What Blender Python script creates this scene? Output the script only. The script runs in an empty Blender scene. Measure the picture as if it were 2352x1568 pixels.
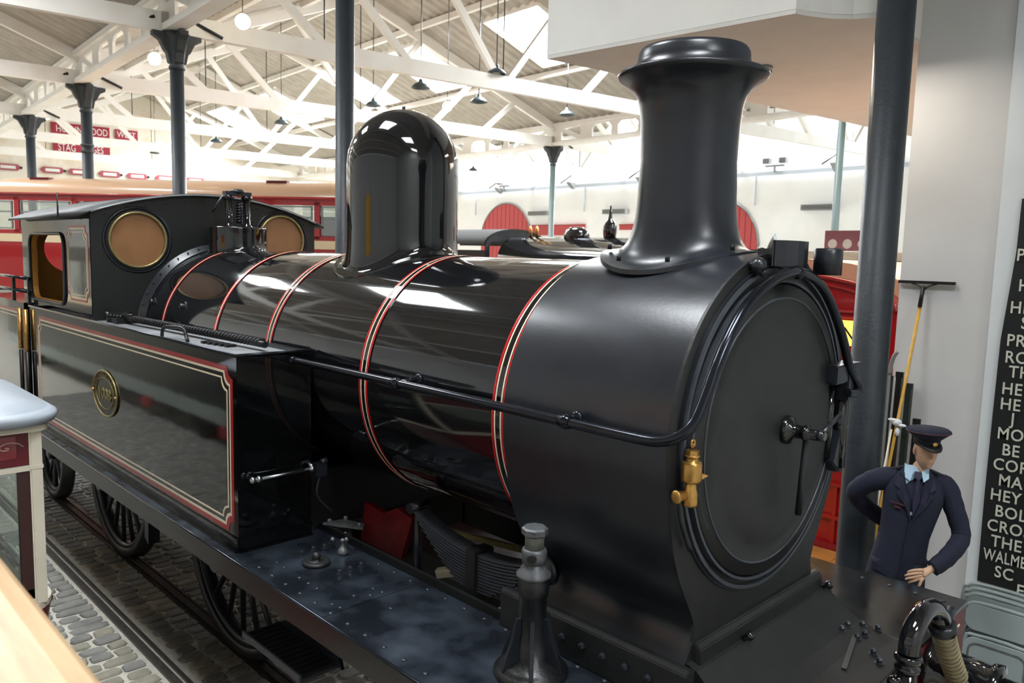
import bpy, bmesh, math, random
from mathutils import Vector, Matrix
pi = math.pi
random.seed(7)
C = bpy.context.scene.collection
sc = bpy.context.scene

# ------------------------------------------------------------------ camera, world, lights, exposure
cam = bpy.data.cameras.new('camera'); camo = bpy.data.objects.new('camera', cam); C.objects.link(camo)
YAW, PIT, ROL = .7917, -.1098, .0258
F = Vector((-math.sin(YAW)*math.cos(PIT), math.cos(YAW)*math.cos(PIT), math.sin(PIT)))
R = Vector((math.cos(YAW), math.sin(YAW), 0)); U = R.cross(F)
R2 = R*math.cos(ROL)+U*math.sin(ROL); U2 = U*math.cos(ROL)-R*math.sin(ROL)
mw = Matrix((R2, U2, -F)).transposed().to_4x4(); mw.translation = Vector((4.384, -3.311, 3.071))
camo.matrix_world = mw
cam.sensor_width = 36; cam.lens = 1787.3/2352*36; cam.clip_start = .05; cam.clip_end = 300
cam.dof.use_dof = True; cam.dof.focus_distance = 4.2; cam.dof.aperture_fstop = 4.0
sc.camera = camo
w = bpy.data.worlds.new('world'); sc.world = w; w.use_nodes = True
w.node_tree.nodes['Background'].inputs[0].default_value = (.80, .90, 1.0, 1)
w.node_tree.nodes['Background'].inputs[1].default_value = 6.0
sc.view_settings.view_transform = 'Standard'; sc.view_settings.look = 'None'
sc.view_settings.gamma = 1; sc.view_settings.use_curve_mapping = False
sc.view_settings.exposure = 0.0
sc.cycles.max_bounces = 8; sc.cycles.diffuse_bounces = 4; sc.cycles.glossy_bounces = 4
sc.cycles.transparent_max_bounces = 12; sc.cycles.sample_clamp_indirect = 8
sc.cycles.caustics_reflective = False; sc.cycles.caustics_refractive = False

# building grid: column rows run along D, bays along T
G0 = Vector((2.52, 1.68, 0)); GD = Vector((-6.375, .332, 0)); GT = Vector((2.25, 14.3, 0))
def G(i, j, z=0): return G0+GD*i+GT*j+Vector((0, 0, z))
EAVE, RIDGE = 7.62, 10.6
GDn, GTn = GD.normalized(), GT.normalized()
def area(name, loc, sx, sy, power, col=(1, 1, 1), xdir=None, down=None):
    l = bpy.data.lights.new(name, 'AREA'); l.shape = 'RECTANGLE'; l.size = sx; l.size_y = sy
    l.energy = power; l.color = col
    o = bpy.data.objects.new(name, l); C.objects.link(o); o.location = loc
    z = -(down or Vector((0, 0, -1))).normalized(); x = (xdir or Vector((1, 0, 0))); x = (x-z*x.dot(z)).normalized()
    y = z.cross(x); m = Matrix((x, y, z)).transposed().to_4x4(); m.translation = loc; o.matrix_world = m
    return o
# rooflights: (bay j range, i ranges); those of the side bays are added to light the hall
SKY_I = [(-1.5, -1.15), (-.6, -.25), (.35, .7), (1.3, 1.65), (2.25, 2.6), (3.1, 3.45), (3.8, 4.12), (4.72, 5.05), (5.55, 5.9)]
SJ0, SJ1 = .66, .81
BAYS = [(-2, -1), (-1, 0), (0, 1), (1, 2)]
SKY_P = 640
for (j0, j1) in BAYS:
    for (a, b) in SKY_I:
        if j0 == -2 and a > 4: continue
        jj = j0+(SJ0+SJ1)/2; zz = EAVE+(RIDGE-EAVE)*(1-((SJ0+SJ1)/2-.5)*2)
        p = G((a+b)/2, jj, zz+.25)
        sl = (GT*.5-Vector((0, 0, RIDGE-EAVE))).normalized()
        nrm = sl.cross(GDn)
        if nrm.z > 0: nrm = -nrm
        pw = SKY_P*(2.45 if j0 >= 0 and a > 1.9 else .95)*(3.2 if j0 == 1 else 1.0)
        area('rooflight_daylight', p, 2.3, 2.2, pw, (.93, .97, 1.0) if j0 < 1 else (.88, .94, 1.0), GDn, nrm)
area('office_lamp', Vector((1.0, 6.2, 4.6)), 1.6, 1.6, 60, (1, .84, .7))
area('boards_fill', Vector((1.6, 3.3, 4.8)), .8, .5, 22, (1, .9, .78))  # added warm lamp over the orange boards, no known fixture

# ------------------------------------------------------------------ materials
def lin(h):
    h = h.lstrip('#'); v = [int(h[i:i+2], 16)/255 for i in (0, 2, 4)]
    return tuple((x/12.92 if x <= .04045 else ((x+.055)/1.055)**2.4) for x in v)+(1,)
MATS = {}
def mat(name, col, rough=.5, metal=0, var=.0, scale=8, bump=0, bscale=40, col2=None, coat=0, rvar=0, emit=None, estr=0, det=4, stretch=None, thr=None):
    if name in MATS: return MATS[name]
    m = bpy.data.materials.new(name); m.use_nodes = True; nt = m.node_tree; N = nt.nodes; L = nt.links
    b = N['Principled BSDF']; c = lin(col)
    b.inputs['Base Color'].default_value = c; b.inputs['Roughness'].default_value = rough; b.inputs['Metallic'].default_value = metal
    b.inputs['Coat Weight'].default_value = coat; b.inputs['Coat Roughness'].default_value = .04
    tc = N.new('ShaderNodeTexCoord'); mp = N.new('ShaderNodeMapping'); L.new(tc.outputs['Object'], mp.inputs[0])
    if stretch: mp.inputs['Scale'].default_value = stretch
    if col2 or var or rvar:
        n = N.new('ShaderNodeTexNoise'); n.inputs['Scale'].default_value = scale; n.inputs['Detail'].default_value = det; L.new(mp.outputs[0], n.inputs['Vector'])
        rp = N.new('ShaderNodeValToRGB'); L.new(n.outputs[0], rp.inputs[0])
        t0, t1 = thr or (.3, .7)
        rp.color_ramp.elements[0].position = t0; rp.color_ramp.elements[1].position = t1
        c2 = lin(col2) if col2 else tuple(min(1, x*(1+var)) for x in c[:3])+(1,)
        c1 = c if col2 else tuple(x*(1-var) for x in c[:3])+(1,)
        rp.color_ramp.elements[0].color = c1; rp.color_ramp.elements[1].color = c2
        L.new(rp.outputs[0], b.inputs['Base Color'])
        if rvar:
            mr = N.new('ShaderNodeMapRange'); L.new(n.outputs[0], mr.inputs[0])
            mr.inputs[1].default_value = .3; mr.inputs[2].default_value = .7
            mr.inputs[3].default_value = rough-rvar; mr.inputs[4].default_value = rough+rvar; L.new(mr.outputs[0], b.inputs['Roughness'])
    if bump:
        n2 = N.new('ShaderNodeTexNoise'); n2.inputs['Scale'].default_value = bscale; n2.inputs['Detail'].default_value = 3; L.new(mp.outputs[0], n2.inputs['Vector'])
        bp = N.new('ShaderNodeBump'); bp.inputs['Strength'].default_value = bump; bp.inputs['Distance'].default_value = .02; L.new(n2.outputs[0], bp.inputs['Height']); L.new(bp.outputs[0], b.inputs['Normal'])
    if emit:
        b.inputs['Emission Color'].default_value = lin(emit); b.inputs['Emission Strength'].default_value = estr
    MATS[name] = m; return m
gloss = mat('gloss_black', '#111215', .07, coat=.5, var=.3, scale=3, bump=.06, bscale=2.2)
glossf = mat('gloss_black_plate', '#08090a', .06, coat=.4, bump=.05, bscale=2.5)
satin = mat('satin_black', '#1f2228', .29, var=.2, scale=5, bump=.02, bscale=60, rvar=.015)  # blue of the rooflight highlights is mixed into this base colour
matte = mat('matte_black', '#191a1a', .48, var=.25, scale=9, bump=.05, bscale=80)
dark = mat('dark_frame', '#101112', .42, var=.3, scale=12)
deckm = mat('running_plate_black', '#15191f', .3, col2='#39414b', scale=4.5, det=10, rvar=.10, bump=.06, bscale=30, thr=(.40, .9))
steel = mat('polished_rail_black', '#2b2e35', .16, metal=.75, var=.2, scale=20)
bright = mat('bright_steel', '#aab0b4', .25, metal=1)
greysteel = mat('worn_grey_steel', '#77797a', .45, metal=.6, var=.3, scale=30)
redm = mat('band_red', '#b8161f', .25); creamm = mat('band_cream', '#efdcc0', .3)
redtank = mat('lining_red', '#a31820', .2, coat=.3)
frame_red = mat('frame_red', '#5a0d12', .45, var=.3, scale=9)
brass = mat('brass', '#c79a56', .33, metal=.85, var=.25, scale=25, bump=.05, bscale=60)
oldbrass = mat('dull_brass', '#8f8258', .4, metal=.7, var=.2, scale=30)
tan = mat('cab_tan', '#a8742b', .5, var=.15, scale=6)
tand = mat('porthole_tan', '#8b6340', .35, var=.1, scale=5)
woodm = mat('pale_oak', '#c9a880', .42, col2='#ab8760', scale=3.5, stretch=(1, 9, 9), det=8, coat=.1)
white = mat('white_paint', '#eceae4', .6, var=.04, scale=2)
timber = mat('white_timber', '#f7f4ee', .6, col2='#e8e0d2', scale=1.2, thr=(.45, .9))
sheet = mat('roof_sheet', '#b9b3a8', .7, col2='#a89f92', scale=2.5, bump=.05, bscale=9)
colm = mat('column_grey', '#292f35', .45, var=.15, scale=12, bump=.1, bscale=40)
capm = mat('capital_grey', '#34383a', .55, var=.2, scale=10, bump=.1, bscale=50)
soff = mat('soffit_peach', '#dedad4', .8, var=.03, scale=3)
wallm = mat('wall_white', '#cbcbca', .75, var=.05, scale=1.2)
wallb = mat('wall_cool_white', '#d9dfe2', .7, var=.04, scale=1.5)
farwall = mat('far_wall_white', '#fbfcfd', .7, var=.03, scale=1)
stonew = mat('whitewashed_stone', '#efe8da', .8, col2='#c5a982', scale=.55, det=8, thr=(.52, .75), bump=.5, bscale=5)
busred = mat('bus_red', '#a3171c', .2, coat=.5); buscream = mat('bus_cream', '#e6cfa8', .3, coat=.3)
maroon = mat('maroon', '#5c0f1c', .35); deepred = mat('kiosk_red', '#8c0e22', .2, coat=.5)
glassw = mat('window_glass_bus', '#9aa39a', .05, var=.5, scale=2.2, coat=.6)
blackt = mat('black_rubber', '#0c0c0c', .6)
mortar = mat('stone_dust_floor', '#aaa69a', .9, var=.15, scale=12, bump=.4, bscale=60)
settm = mat('granite_sett', '#5c5b57', .75, col2='#7c7a73', scale=5, det=6, bump=.35, bscale=35)
settm2 = mat('granite_sett_warm', '#6d695c', .75, col2='#8a8474', scale=6, det=6, bump=.35, bscale=35)
railm = mat('rail_steel', '#4a4743', .4, metal=.5, var=.3, scale=20)
navy = mat('navy_serge', '#161a2e', .85, var=.18, scale=90, bump=.1, bscale=300)
navy2 = mat('navy_trim', '#0f1322', .8)
skin = mat('mannequin_skin', '#c9a184', .5, var=.05, scale=10)
shirtm = mat('pale_blue_shirt', '#a8c3d6', .8); tiem = mat('tie_navy', '#1d1c38', .6)
capred = mat('cap_piping', '#4a2328', .7)
blind = mat('blind_black', '#121617', .6); lettering = mat('blind_lettering', '#cfd2c4', .6)
plastic = mat('chair_grey', '#8f9a98', .38, var=.06, scale=4)
hosem = mat('hose_canvas', '#8c8265', .8, var=.15, scale=30)
yellowh = mat('yellow_handle', '#c99b3a', .5, var=.15, scale=15)
olive = mat('dark_green_steel', '#1f2a25', .5)
lampm = mat('lamp_green', '#39474c', .4); greyp = mat('grey_roof_paint', '#9aa2ab', .4, var=.04, scale=3)
creampost = mat('cream_paint', '#dcd3bf', .4, var=.05, scale=6)
silver = mat('silver_grey', '#8d9090', .4, metal=.3)
jackg = mat('jack_grey', '#5c5e60', .45, metal=.4, var=.25, scale=30)
boltm = mat('painted_bolt', '#30343a', .3, metal=.3)
deckg = mat('front_plate_black', '#0e0f11', .16, var=.3, scale=5, rvar=.05)
colb = mat('column_green_grey', '#566460', .5)
bulb = mat('lamp_glow', '#ffffff', .5, emit='#fff0d0', estr=14)
amber = mat('amber_lit', '#ffb24a', .5, emit='#ff9a30', estr=1.6)
signlit = mat('sign_lit', '#ffe27a', .5, emit='#ffd860', estr=1.1)
orangew = mat('orange_timber', '#b9803f', .4, var=.25, scale=4)
def glass(name, tr=.88, col=(1, 1, 1, 1)):
    m = bpy.data.materials.new(name); m.use_nodes = True; N = m.node_tree.nodes; L = m.node_tree.links
    N.remove(N['Principled BSDF']); t = N.new('ShaderNodeBsdfTransparent'); g = N.new('ShaderNodeBsdfGlossy'); mx = N.new('ShaderNodeMixShader')
    t.inputs[0].default_value = col; g.inputs['Roughness'].default_value = .03; mx.inputs[0].default_value = 1-tr
    L.new(t.outputs[0], mx.inputs[1]); L.new(g.outputs[0], mx.inputs[2]); L.new(mx.outputs[0], N['Material Output'].inputs[0]); return m
pane = glass('rooflight_glass', .93); clear = glass('clear_glass', .8, (.85, .9, .88, 1))

# ------------------------------------------------------------------ mesh helpers
ORG = {}
class MB:
    def __init__(s): s.v = []; s.f = []; s.sm = []
    def add(s, vs, fs, smooth=False):
        n = len(s.v); s.v += [tuple(v) for v in vs]; s.f += [tuple(i+n for i in f) for f in fs]; s.sm += [smooth]*len(fs); return s
    def box(s, a, b, m=None):
        x0, y0, z0 = a; x1, y1, z1 = b
        vs = [Vector(p) for p in ((x0, y0, z0), (x1, y0, z0), (x1, y1, z0), (x0, y1, z0), (x0, y0, z1), (x1, y0, z1), (x1, y1, z1), (x0, y1, z1))]
        if m: vs = [m @ v for v in vs]
        return s.add(vs, [(0, 3, 2, 1), (4, 5, 6, 7), (0, 1, 5, 4), (1, 2, 6, 5), (2, 3, 7, 6), (3, 0, 4, 7)])
    def beam(s, p, q, w, h, up=Vector((0, 0, 1))):
        p, q = Vector(p), Vector(q); d = q-p; L = d.length; d.normalize(); sd = d.cross(up)
        if sd.length < 1e-4: sd = d.cross(Vector((0, 1, 0)))
        sd.normalize(); u = sd.cross(d); m = Matrix((d, sd, u)).transposed().to_4x4(); m.translation = p
        return s.box((0, -w/2, -h/2), (L, w/2, h/2), m)
    def tube(s, path, r, n=10, closed=False, caps=True):
        P = [Vector(p) for p in path]; rs = r if isinstance(r, (list, tuple)) else [r]*len(P); k = len(P)
        vs = []; prev = None
        for i, p in enumerate(P):
            a = P[(i-1) % k] if closed or i > 0 else p; b = P[(i+1) % k] if closed or i < k-1 else p
            d = (b-a).normalized()
            if prev is None:
                u = d.orthogonal().normalized()
            else:
                u = prev-d*prev.dot(d); u.normalize()
            prev = u; v = d.cross(u)
            vs += [p+(u*math.cos(2*pi*t/n)+v*math.sin(2*pi*t/n))*rs[i] for t in range(n)]
        fs = []
        for i in range(k if closed else k-1):
            for t in range(n):
                a = i*n+t; b = i*n+(t+1) % n; c = ((i+1) % k)*n+(t+1) % n; d = ((i+1) % k)*n+t; fs.append((a, b, c, d))
        s.add(vs, fs, True)
        if caps and not closed:
            n0 = len(s.v)-len(vs)
            s.f.append(tuple(n0+t for t in reversed(range(n)))); s.sm.append(False)
            s.f.append(tuple(n0+(k-1)*n+t for t in range(n))); s.sm.append(False)
        return s
    def lathe(s, prof, o=(0, 0, 0), ax=(0, 0, 1), n=32, smooth=True):
        # prof: list of (radius, distance along axis)
        o = Vector(o); ax = Vector(ax).normalized(); u = ax.orthogonal().normalized(); v = ax.cross(u); vs = []; fs = []; k = len(prof)
        for (r, h) in prof:
            r = max(r, 1e-4)
            vs += [o+ax*h+(u*math.cos(2*pi*t/n)+v*math.sin(2*pi*t/n))*r for t in range(n)]
        for i in range(k-1):
            for t in range(n): fs.append((i*n+t, i*n+(t+1) % n, (i+1)*n+(t+1) % n, (i+1)*n+t))
        s.add(vs, fs, smooth)
        n0 = len(s.v)-len(vs)
        s.f.append(tuple(n0+t for t in reversed(range(n)))); s.sm.append(False)
        s.f.append(tuple(n0+(k-1)*n+t for t in range(n))); s.sm.append(False)
        return s
    def hoop(s, prof, o=(0, 0, 0), ax=(0, 0, 1), n=48, smooth=True):
        # closed profile swept round the axis, open in the middle
        o = Vector(o); ax = Vector(ax).normalized(); u = ax.orthogonal().normalized(); v = ax.cross(u); k = len(prof)
        vs = [o+ax*h+(u*math.cos(2*pi*t/n)+v*math.sin(2*pi*t/n))*r for (r, h) in prof for t in range(n)]
        return s.add(vs, [(i*n+t, i*n+(t+1) % n, ((i+1) % k)*n+(t+1) % n, ((i+1) % k)*n+t) for i in range(k) for t in range(n)], smooth)
    def ball(s, o, r, n=12, sq=(1, 1, 1)):
        prof = [(math.sin(pi*i/8)*r, -math.cos(pi*i/8)*r) for i in range(9)]
        k = len(s.v); s.lathe(prof, (0, 0, 0), (0, 0, 1), n)
        for i in range(k, len(s.v)):
            x, y, z = s.v[i]; s.v[i] = (o[0]+x*sq[0], o[1]+y*sq[1], o[2]+z*sq[2])
        return s
    def prism(s, poly, h0, h1, m=None):
        # poly (a,b) pairs extruded along third axis c: m maps (a,b,c)
        n = len(poly); m = m or Matrix.Identity(4)
        vs = [m @ Vector((a, b, h0)) for a, b in poly]+[m @ Vector((a, b, h1)) for a, b in poly]
        fs = [tuple(reversed(range(n))), tuple(range(n, 2*n))]+[(i, (i+1) % n, n+(i+1) % n, n+i) for i in range(n)]
        return s.add(vs, fs)
    def build(s, name, m, parent=None, kind=None, org=None, bevel=0, local=False):
        me = bpy.data.meshes.new(name)
        off = Vector((0, 0, 0))
        if parent is not None and not local: off = ORG.get(root_of(parent), off)
        me.from_pydata([tuple(Vector(v)-off) for v in s.v], [], s.f); me.validate()
        if len(me.polygons) == len(s.sm): me.polygons.foreach_set('use_smooth', s.sm)
        me.materials.append(m); me.update()
        bm = bmesh.new(); bm.from_mesh(me); bmesh.ops.recalc_face_normals(bm, faces=bm.faces)
        if bevel:
            bmesh.ops.remove_doubles(bm, verts=bm.verts, dist=1e-5)
            es = [e for e in bm.edges if len(e.link_faces) == 2 and e.calc_face_angle(0) > .6]
            bmesh.ops.bevel(bm, geom=es, offset=bevel, segments=2, affect='EDGES', clamp_overlap=True)
        bm.to_mesh(me); bm.free()
        o = bpy.data.objects.new(name, me); C.objects.link(o)
        if parent is not None: o.parent = parent
        if kind: o['kind'] = kind
        return o
def root_of(o):
    while o.parent is not None: o = o.parent
    return o.name
def tag(o, label=None, cat=None, group=None, kind=None):
    if label: o['label'] = label
    if cat: o['category'] = cat
    if group: o['group'] = group
    if kind: o['kind'] = kind
    return o
def thing(name, label, cat, loc=(0, 0, 0), rotz=0, group=None, kind=None):
    o = bpy.data.objects.new(name, None); C.objects.link(o); o.empty_display_size = .1
    o.location = loc; o.rotation_euler = (0, 0, rotz); ORG[o.name] = Vector(loc)
    return tag(o, label, cat, group, kind)
def share(name, src, parent, m4):
    o = bpy.data.objects.new(name, src.data); C.objects.link(o); o.parent = parent
    o.matrix_local = m4; return o
def copy_tree(o, parent=None):
    c = o.copy(); C.objects.link(c); c.parent = parent
    for ch in list(o.children): copy_tree(ch, c)
    return c
def from_curve(loops, depth, m, bevel=0):
    # filled 2D curve with holes -> verts, faces (plate centred on local z)
    cu = bpy.data.curves.new('c', 'CURVE'); cu.dimensions = '2D'; cu.fill_mode = 'BOTH'; cu.extrude = depth/2; cu.bevel_depth = bevel
    for lp in loops:
        sp = cu.splines.new('POLY'); sp.points.add(len(lp)-1); sp.use_cyclic_u = True
        for p, q in zip(sp.points, lp): p.co = (q[0], q[1], 0, 1)
    o = bpy.data.objects.new('c', cu); C.objects.link(o); dg = bpy.context.evaluated_depsgraph_get(); dg.update()
    me = bpy.data.meshes.new_from_object(o.evaluated_get(dg))
    vs = [m @ v.co for v in me.vertices]; fs = [tuple(p.vertices) for p in me.polygons]
    bpy.data.objects.remove(o); bpy.data.curves.remove(cu); bpy.data.meshes.remove(me)
    return vs, fs
def text_geo(txt, size, depth, m, xs=1.0, align='LEFT', space=1.0, thick=0):
    cu = bpy.data.curves.new('t', 'FONT'); cu.body = txt; cu.size = size; cu.extrude = depth; cu.align_x = align; cu.space_character = space
    cu.offset = thick; cu.resolution_u = 3
    o = bpy.data.objects.new('t', cu); C.objects.link(o); dg = bpy.context.evaluated_depsgraph_get(); dg.update()
    me = bpy.data.meshes.new_from_object(o.evaluated_get(dg))
    vs = [m @ Vector((v.co.x*xs, v.co.y, v.co.z)) for v in me.vertices]; fs = [tuple(p.vertices) for p in me.polygons]
    bpy.data.objects.remove(o); bpy.data.curves.remove(cu); bpy.data.meshes.remove(me)
    return vs, fs
def M3(ex, ey, ez, o=(0, 0, 0)):
    m = Matrix((Vector(ex), Vector(ey), Vector(ez))).transposed().to_4x4(); m.translation = Vector(o); return m
XZ = M3((1, 0, 0), (0, 0, 1), (0, -1, 0))        # 2D (x,z) plates facing -y
YZ = M3((0, 1, 0), (0, 0, 1), (1, 0, 0))         # 2D (y,z) plates facing +x
def circ(cx, cy, r, n=40, a0=0, a1=2*pi, end=False):
    k = n if not end else n+1
    return [(cx+r*math.cos(a0+(a1-a0)*i/n), cy+r*math.sin(a0+(a1-a0)*i/n)) for i in range(k)]
def smoothpath(pts, k=5, closed=False):
    P = [Vector(p) for p in pts]; out = []; n = len(P)
    for i in range(n-1):
        p0 = P[max(i-1, 0)]; p1 = P[i]; p2 = P[i+1]; p3 = P[min(i+2, n-1)]
        for t in range(k):
            u = t/k
            out.append(.5*((2*p1)+(p2-p0)*u+(2*p0-5*p1+4*p2-p3)*u*u+(3*p1-p0-3*p2+p3)*u**3))
    return out+[P[-1]]

# ------------------------------------------------------------------ setting: floor, walls, roof
I0, I1 = -1.7, 6.38
MB().box((-47, -17, -.06), (20, 31, -.028)).build('floor', mortar, kind='structure')
floor = bpy.data.objects['floor']
# granite setts: the nearest are parts, the rest one joined mesh
def sett(m, x, y, lx, ly, top, seed):
    rr = random.Random(seed); j = lambda a: rr.uniform(-a, a)
    cx_, cy_ = lx*.19, ly*.14
    b = [(-lx/2+cx_, -ly/2), (lx/2-cx_, -ly/2), (lx/2, -ly/2+cy_), (lx/2, ly/2-cy_), (lx/2-cx_, ly/2), (-lx/2+cx_, ly/2), (-lx/2, ly/2-cy_), (-lx/2, -ly/2+cy_)]
    b = [(p+j(.007), q+j(.010)) for p, q in b]; z = top+j(.004)
    vs = [(x+p, y+q, -.04) for p, q in b]+[(x+p, y+q, z-.011) for p, q in b]+[(x+p*.80, y+q*.88, z+j(.002)) for p, q in b]
    m.add(vs, [(i, (i+1) % 8, 8+(i+1) % 8, 8+i) for i in range(8)]+[(8+i, 8+(i+1) % 8, 16+(i+1) % 8, 16+i) for i in range(8)]+[tuple(range(16, 24))])
cand = []
px = .137
for a in range(-96, 28):
    for y0, y1 in ((-4.6, -1.335), (-1.160, -.790), (-.655, .655), (.80, 3.4)):
        y = y0+random.uniform(0, .03)
        while y < y1-.10:
            L_ = random.uniform(.15, .27)
            if y+L_ > y1-.12: L_ = y1-y
            if L_ > .30: L_ = L_/2
            wd = px-random.uniform(.014, .028)
            cand.append((a*px+random.uniform(-.006, .006)+(y*.04), y+L_/2, wd, L_-random.uniform(.016, .030)))
            y += L_
def vis(c_): # the strip of floor between the kiosk and the engine
    return -6.3 < c_[0] < -.9 and -2.3 < c_[1] < .62 and (c_[1] > -1.42-(c_[0]+2.0)*.12 or c_[0] > -2.4)
near = sorted([c_ for c_ in cand if vis(c_)], key=lambda q: (q[0]-4.4)**2+(q[1]+3.3)**2)[:290]
ns = set(near); rest = [c_ for c_ in cand if c_ not in ns]
for i, q in enumerate(near):
    m = MB(); sett(m, *q, random.choice([-.012, -.008, -.014]), i); m.build('sett', settm if random.random() < .6 else settm2, floor)
m = MB()
for i, q in enumerate(rest): sett(m, *q, -.011, 1000+i)
m.build('setts', settm, floor, kind='stuff')
# rails let into the setts
for y, nm in ((-.7175, 'near'), (.7175, 'far')):
    t = thing('rail', {'near': 'running rail under the near wheels of the black engine', 'far': 'running rail under the far wheels of the black engine'}[nm], 'rail', (-5, y, 0), kind=None, group=None)
    sg_ = 1 if y > 0 else -1
    MB().box((-30, min(sg_*.707, sg_*.7535), -.05), (8, max(sg_*.707, sg_*.7535), .0)).build('rail_head', railm, t)
    MB().box((-30, y-.075, -.05), (8, y-.045 if y < 0 else y-.06, -.015)).build('kerb', railm, t)
    MB().box((-30, y+.04, -.05), (8, y+.058, -.012)).build('check_strip', railm, t)
t = thing('rail', 'grooved tram rail in the setts outside the engine', 'rail', (-5, -1.245, 0))
MB().box((-30, -1.31, -.05), (8, -1.255, -.004)).build('rail_head', railm, t)
MB().box((-30, -1.225, -.05), (8, -1.20, -.006)).build('groove_lip', railm, t)

def wallbox(name, pts, z0, z1, m, th=.25):
    # pts: two plan points, thickness to the outside
    p, q = Vector(pts[0]), Vector(pts[1]); d = (q-p).normalized(); n = Vector((d.y, -d.x, 0))
    b = MB(); vs = [p, q, q+n*th, p+n*th]
    b.add([(v.x, v.y, z0) for v in vs]+[(v.x, v.y, z1) for v in vs], [(0, 1, 2, 3), (4, 5, 6, 7), (0, 1, 5, 4), (1, 2, 6, 5), (2, 3, 7, 6), (3, 0, 4, 7)])
    return b.build(name, m, kind='structure')
JF = 1.70
# rear end wall (whitewashed stone) with its gables
b = MB()
prof = []
for j0 in (-1, 0, 1): prof += [(j0, EAVE), (j0+.5, RIDGE)]
prof.append((2, EAVE))
pts = [G(I1, -1, -.05)]+[G(I1, j, z) for j, z in prof]+[G(I1, 2, -.05)]
off = GDn*.3; n = len(pts)
b.add(pts+[p+off for p in pts], [tuple(range(n)), tuple(reversed(range(n, 2*n)))]+[(i, (i+1) % n, n+(i+1) % n, n+i) for i in range(n)])
endw = b.build('wall_rear', stonew, kind='structure')
# far side wall, near side wall, front wall
P, Q = G(I1, JF), G(I0, JF); wallbox('wall_far', (Q, P), -.05, 9.3, farwall)
P, Q = G(I1, -1), G(I0, -1); wallbox('wall_near', (P, Q), -.05, EAVE, wallm)
P, Q = G(I0, -1), G(I0, 2); wallbox('wall_front', (P, Q), -.05, RIDGE, wallm)
# corrugated roof slopes with rooflight openings
PROF = [0, 0, .06, .06]
def slope(j0, near_side, jend=None):
    if near_side: rows = [(j0, EAVE), (j0+.5, RIDGE)]
    else:
        rows = [(j0+.5, RIDGE), (j0+SJ0, RIDGE-(SJ0-.5)*2*(RIDGE-EAVE)), (j0+SJ1, RIDGE-(SJ1-.5)*2*(RIDGE-EAVE)), (j0+1, EAVE)]
    per = .36; L = (I1-I0)*GD.length; k = int(L/per*4); vs = []; fs = []
    for r, (j, z) in enumerate(rows):
        for c_ in range(k+1):
            i = I0+(I1-I0)*c_/k; vs.append(G(i, j, z+PROF[c_ % 4]))
    for r in range(len(rows)-1):
        for c_ in range(k):
            i = I0+(I1-I0)*(c_+.5)/k
            if not near_side and r == 1 and any(a <= i <= b_ for a, b_ in SKY_I): continue
            a = r*(k+1)+c_; fs.append((a, a+1, a+k+2, a+k+1))
    return MB().add(vs, fs)
ce = thing('ceiling', None, None, kind='structure')
for j0 in (-1, 0, 1):
    slope(j0, True).build('roof_slope', sheet, ce); slope(j0, False).build('roof_slope', sheet, ce)
    for side in (0, 1):
        for f in ((.38, .76) if side == 0 else (.24, .66)):
            jj = j0+.5*f if side == 0 else j0+.5+.5*f
            z = EAVE+(RIDGE-EAVE)*f if side == 0 else RIDGE-(RIDGE-EAVE)*f
            MB().beam(G(I0, jj, z-.09), G(I1, jj, z-.09), .12, .17).build('purlin', timber, ce)
    MB().beam(G(I0, j0+.5, RIDGE-.12), G(I1, j0+.5, RIDGE-.12), .08, .22).build('ridge_board', timber, ce)
    for (a, b_) in SKY_I:
        z0 = RIDGE-(SJ0-.5)*2*(RIDGE-EAVE); z1 = RIDGE-(SJ1-.5)*2*(RIDGE-EAVE)
        pn = MB(); pn.add([G(a, j0+SJ0, z0+.06), G(b_, j0+SJ0, z0+.06), G(b_, j0+SJ1, z1+.06), G(a, j0+SJ1, z1+.06)], [(0, 1, 2, 3)])
        pn.build('rooflight_pane', pane, ce)
        fr = MB()
        for u, v in (((a, j0+SJ0, z0), (b_, j0+SJ0, z0)), ((a, j0+SJ1, z1), (b_, j0+SJ1, z1)), ((a, j0+SJ0, z0), (a, j0+SJ1, z1)), ((b_, j0+SJ0, z0), (b_, j0+SJ1, z1))):
            fr.beam(G(*u), G(*v), .05, .16)
        fr.build('rooflight_frame', timber, ce)

# roof trusses
def roof_z(x, y):
    j = ((x-G0.x)*GD.y-(y-G0.y)*GD.x)/(GT.x*GD.y-GT.y*GD.x); f = j-math.floor(j)
    return EAVE+(RIDGE-EAVE)*(1-abs(f-.5)*2)
def truss(i, j0, lab, jb=None, seen=True):
    t = thing('roof_truss', lab, 'roof truss', G(i, j0, 7.0), group=None)
    A = lambda f, z: G(i, j0+f, z); top = lambda f: EAVE+(RIDGE-EAVE)*(1-abs(f-.5)*2)-.22
    fe = jb or 1.0
    m = MB(); m.beam(A(-.01, 7.02), A(fe+.01, 7.02), .15, .34); m.build('tie_beam', timber, t)
    MB().beam(A(0, 7.42), A(.5, RIDGE-.25), .13, .26).build('rafter', timber, t)
    e = min(fe, 1.0); MB().beam(A(.5, RIDGE-.25), A(e, top(e)+.1), .13, .26).build('rafter', timber, t)
    for fb, ft in ((.20, .12), (.33, .22), (.49, .36), (.51, .64), (.67, .78), (.80, .88)):
        if ft > fe: continue
        MB().beam(A(fb, 7.12), A(ft, top(ft)), .12, .15).build('strut', timber, t)
    for f in (.2, .5):
        MB().tube([A(f, 7.0), A(f, top(f))], .014, 6).build('tie_rod', dark, t)
    return t
ORD = ['nearest', 'second', 'third', 'fourth', 'fifth', 'sixth', 'seventh', 'eighth']
for k, i in enumerate(range(1, 7)): truss(i, 0, 'white timber roof truss over the engine bay, %s from the front' % ORD[k])
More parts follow.
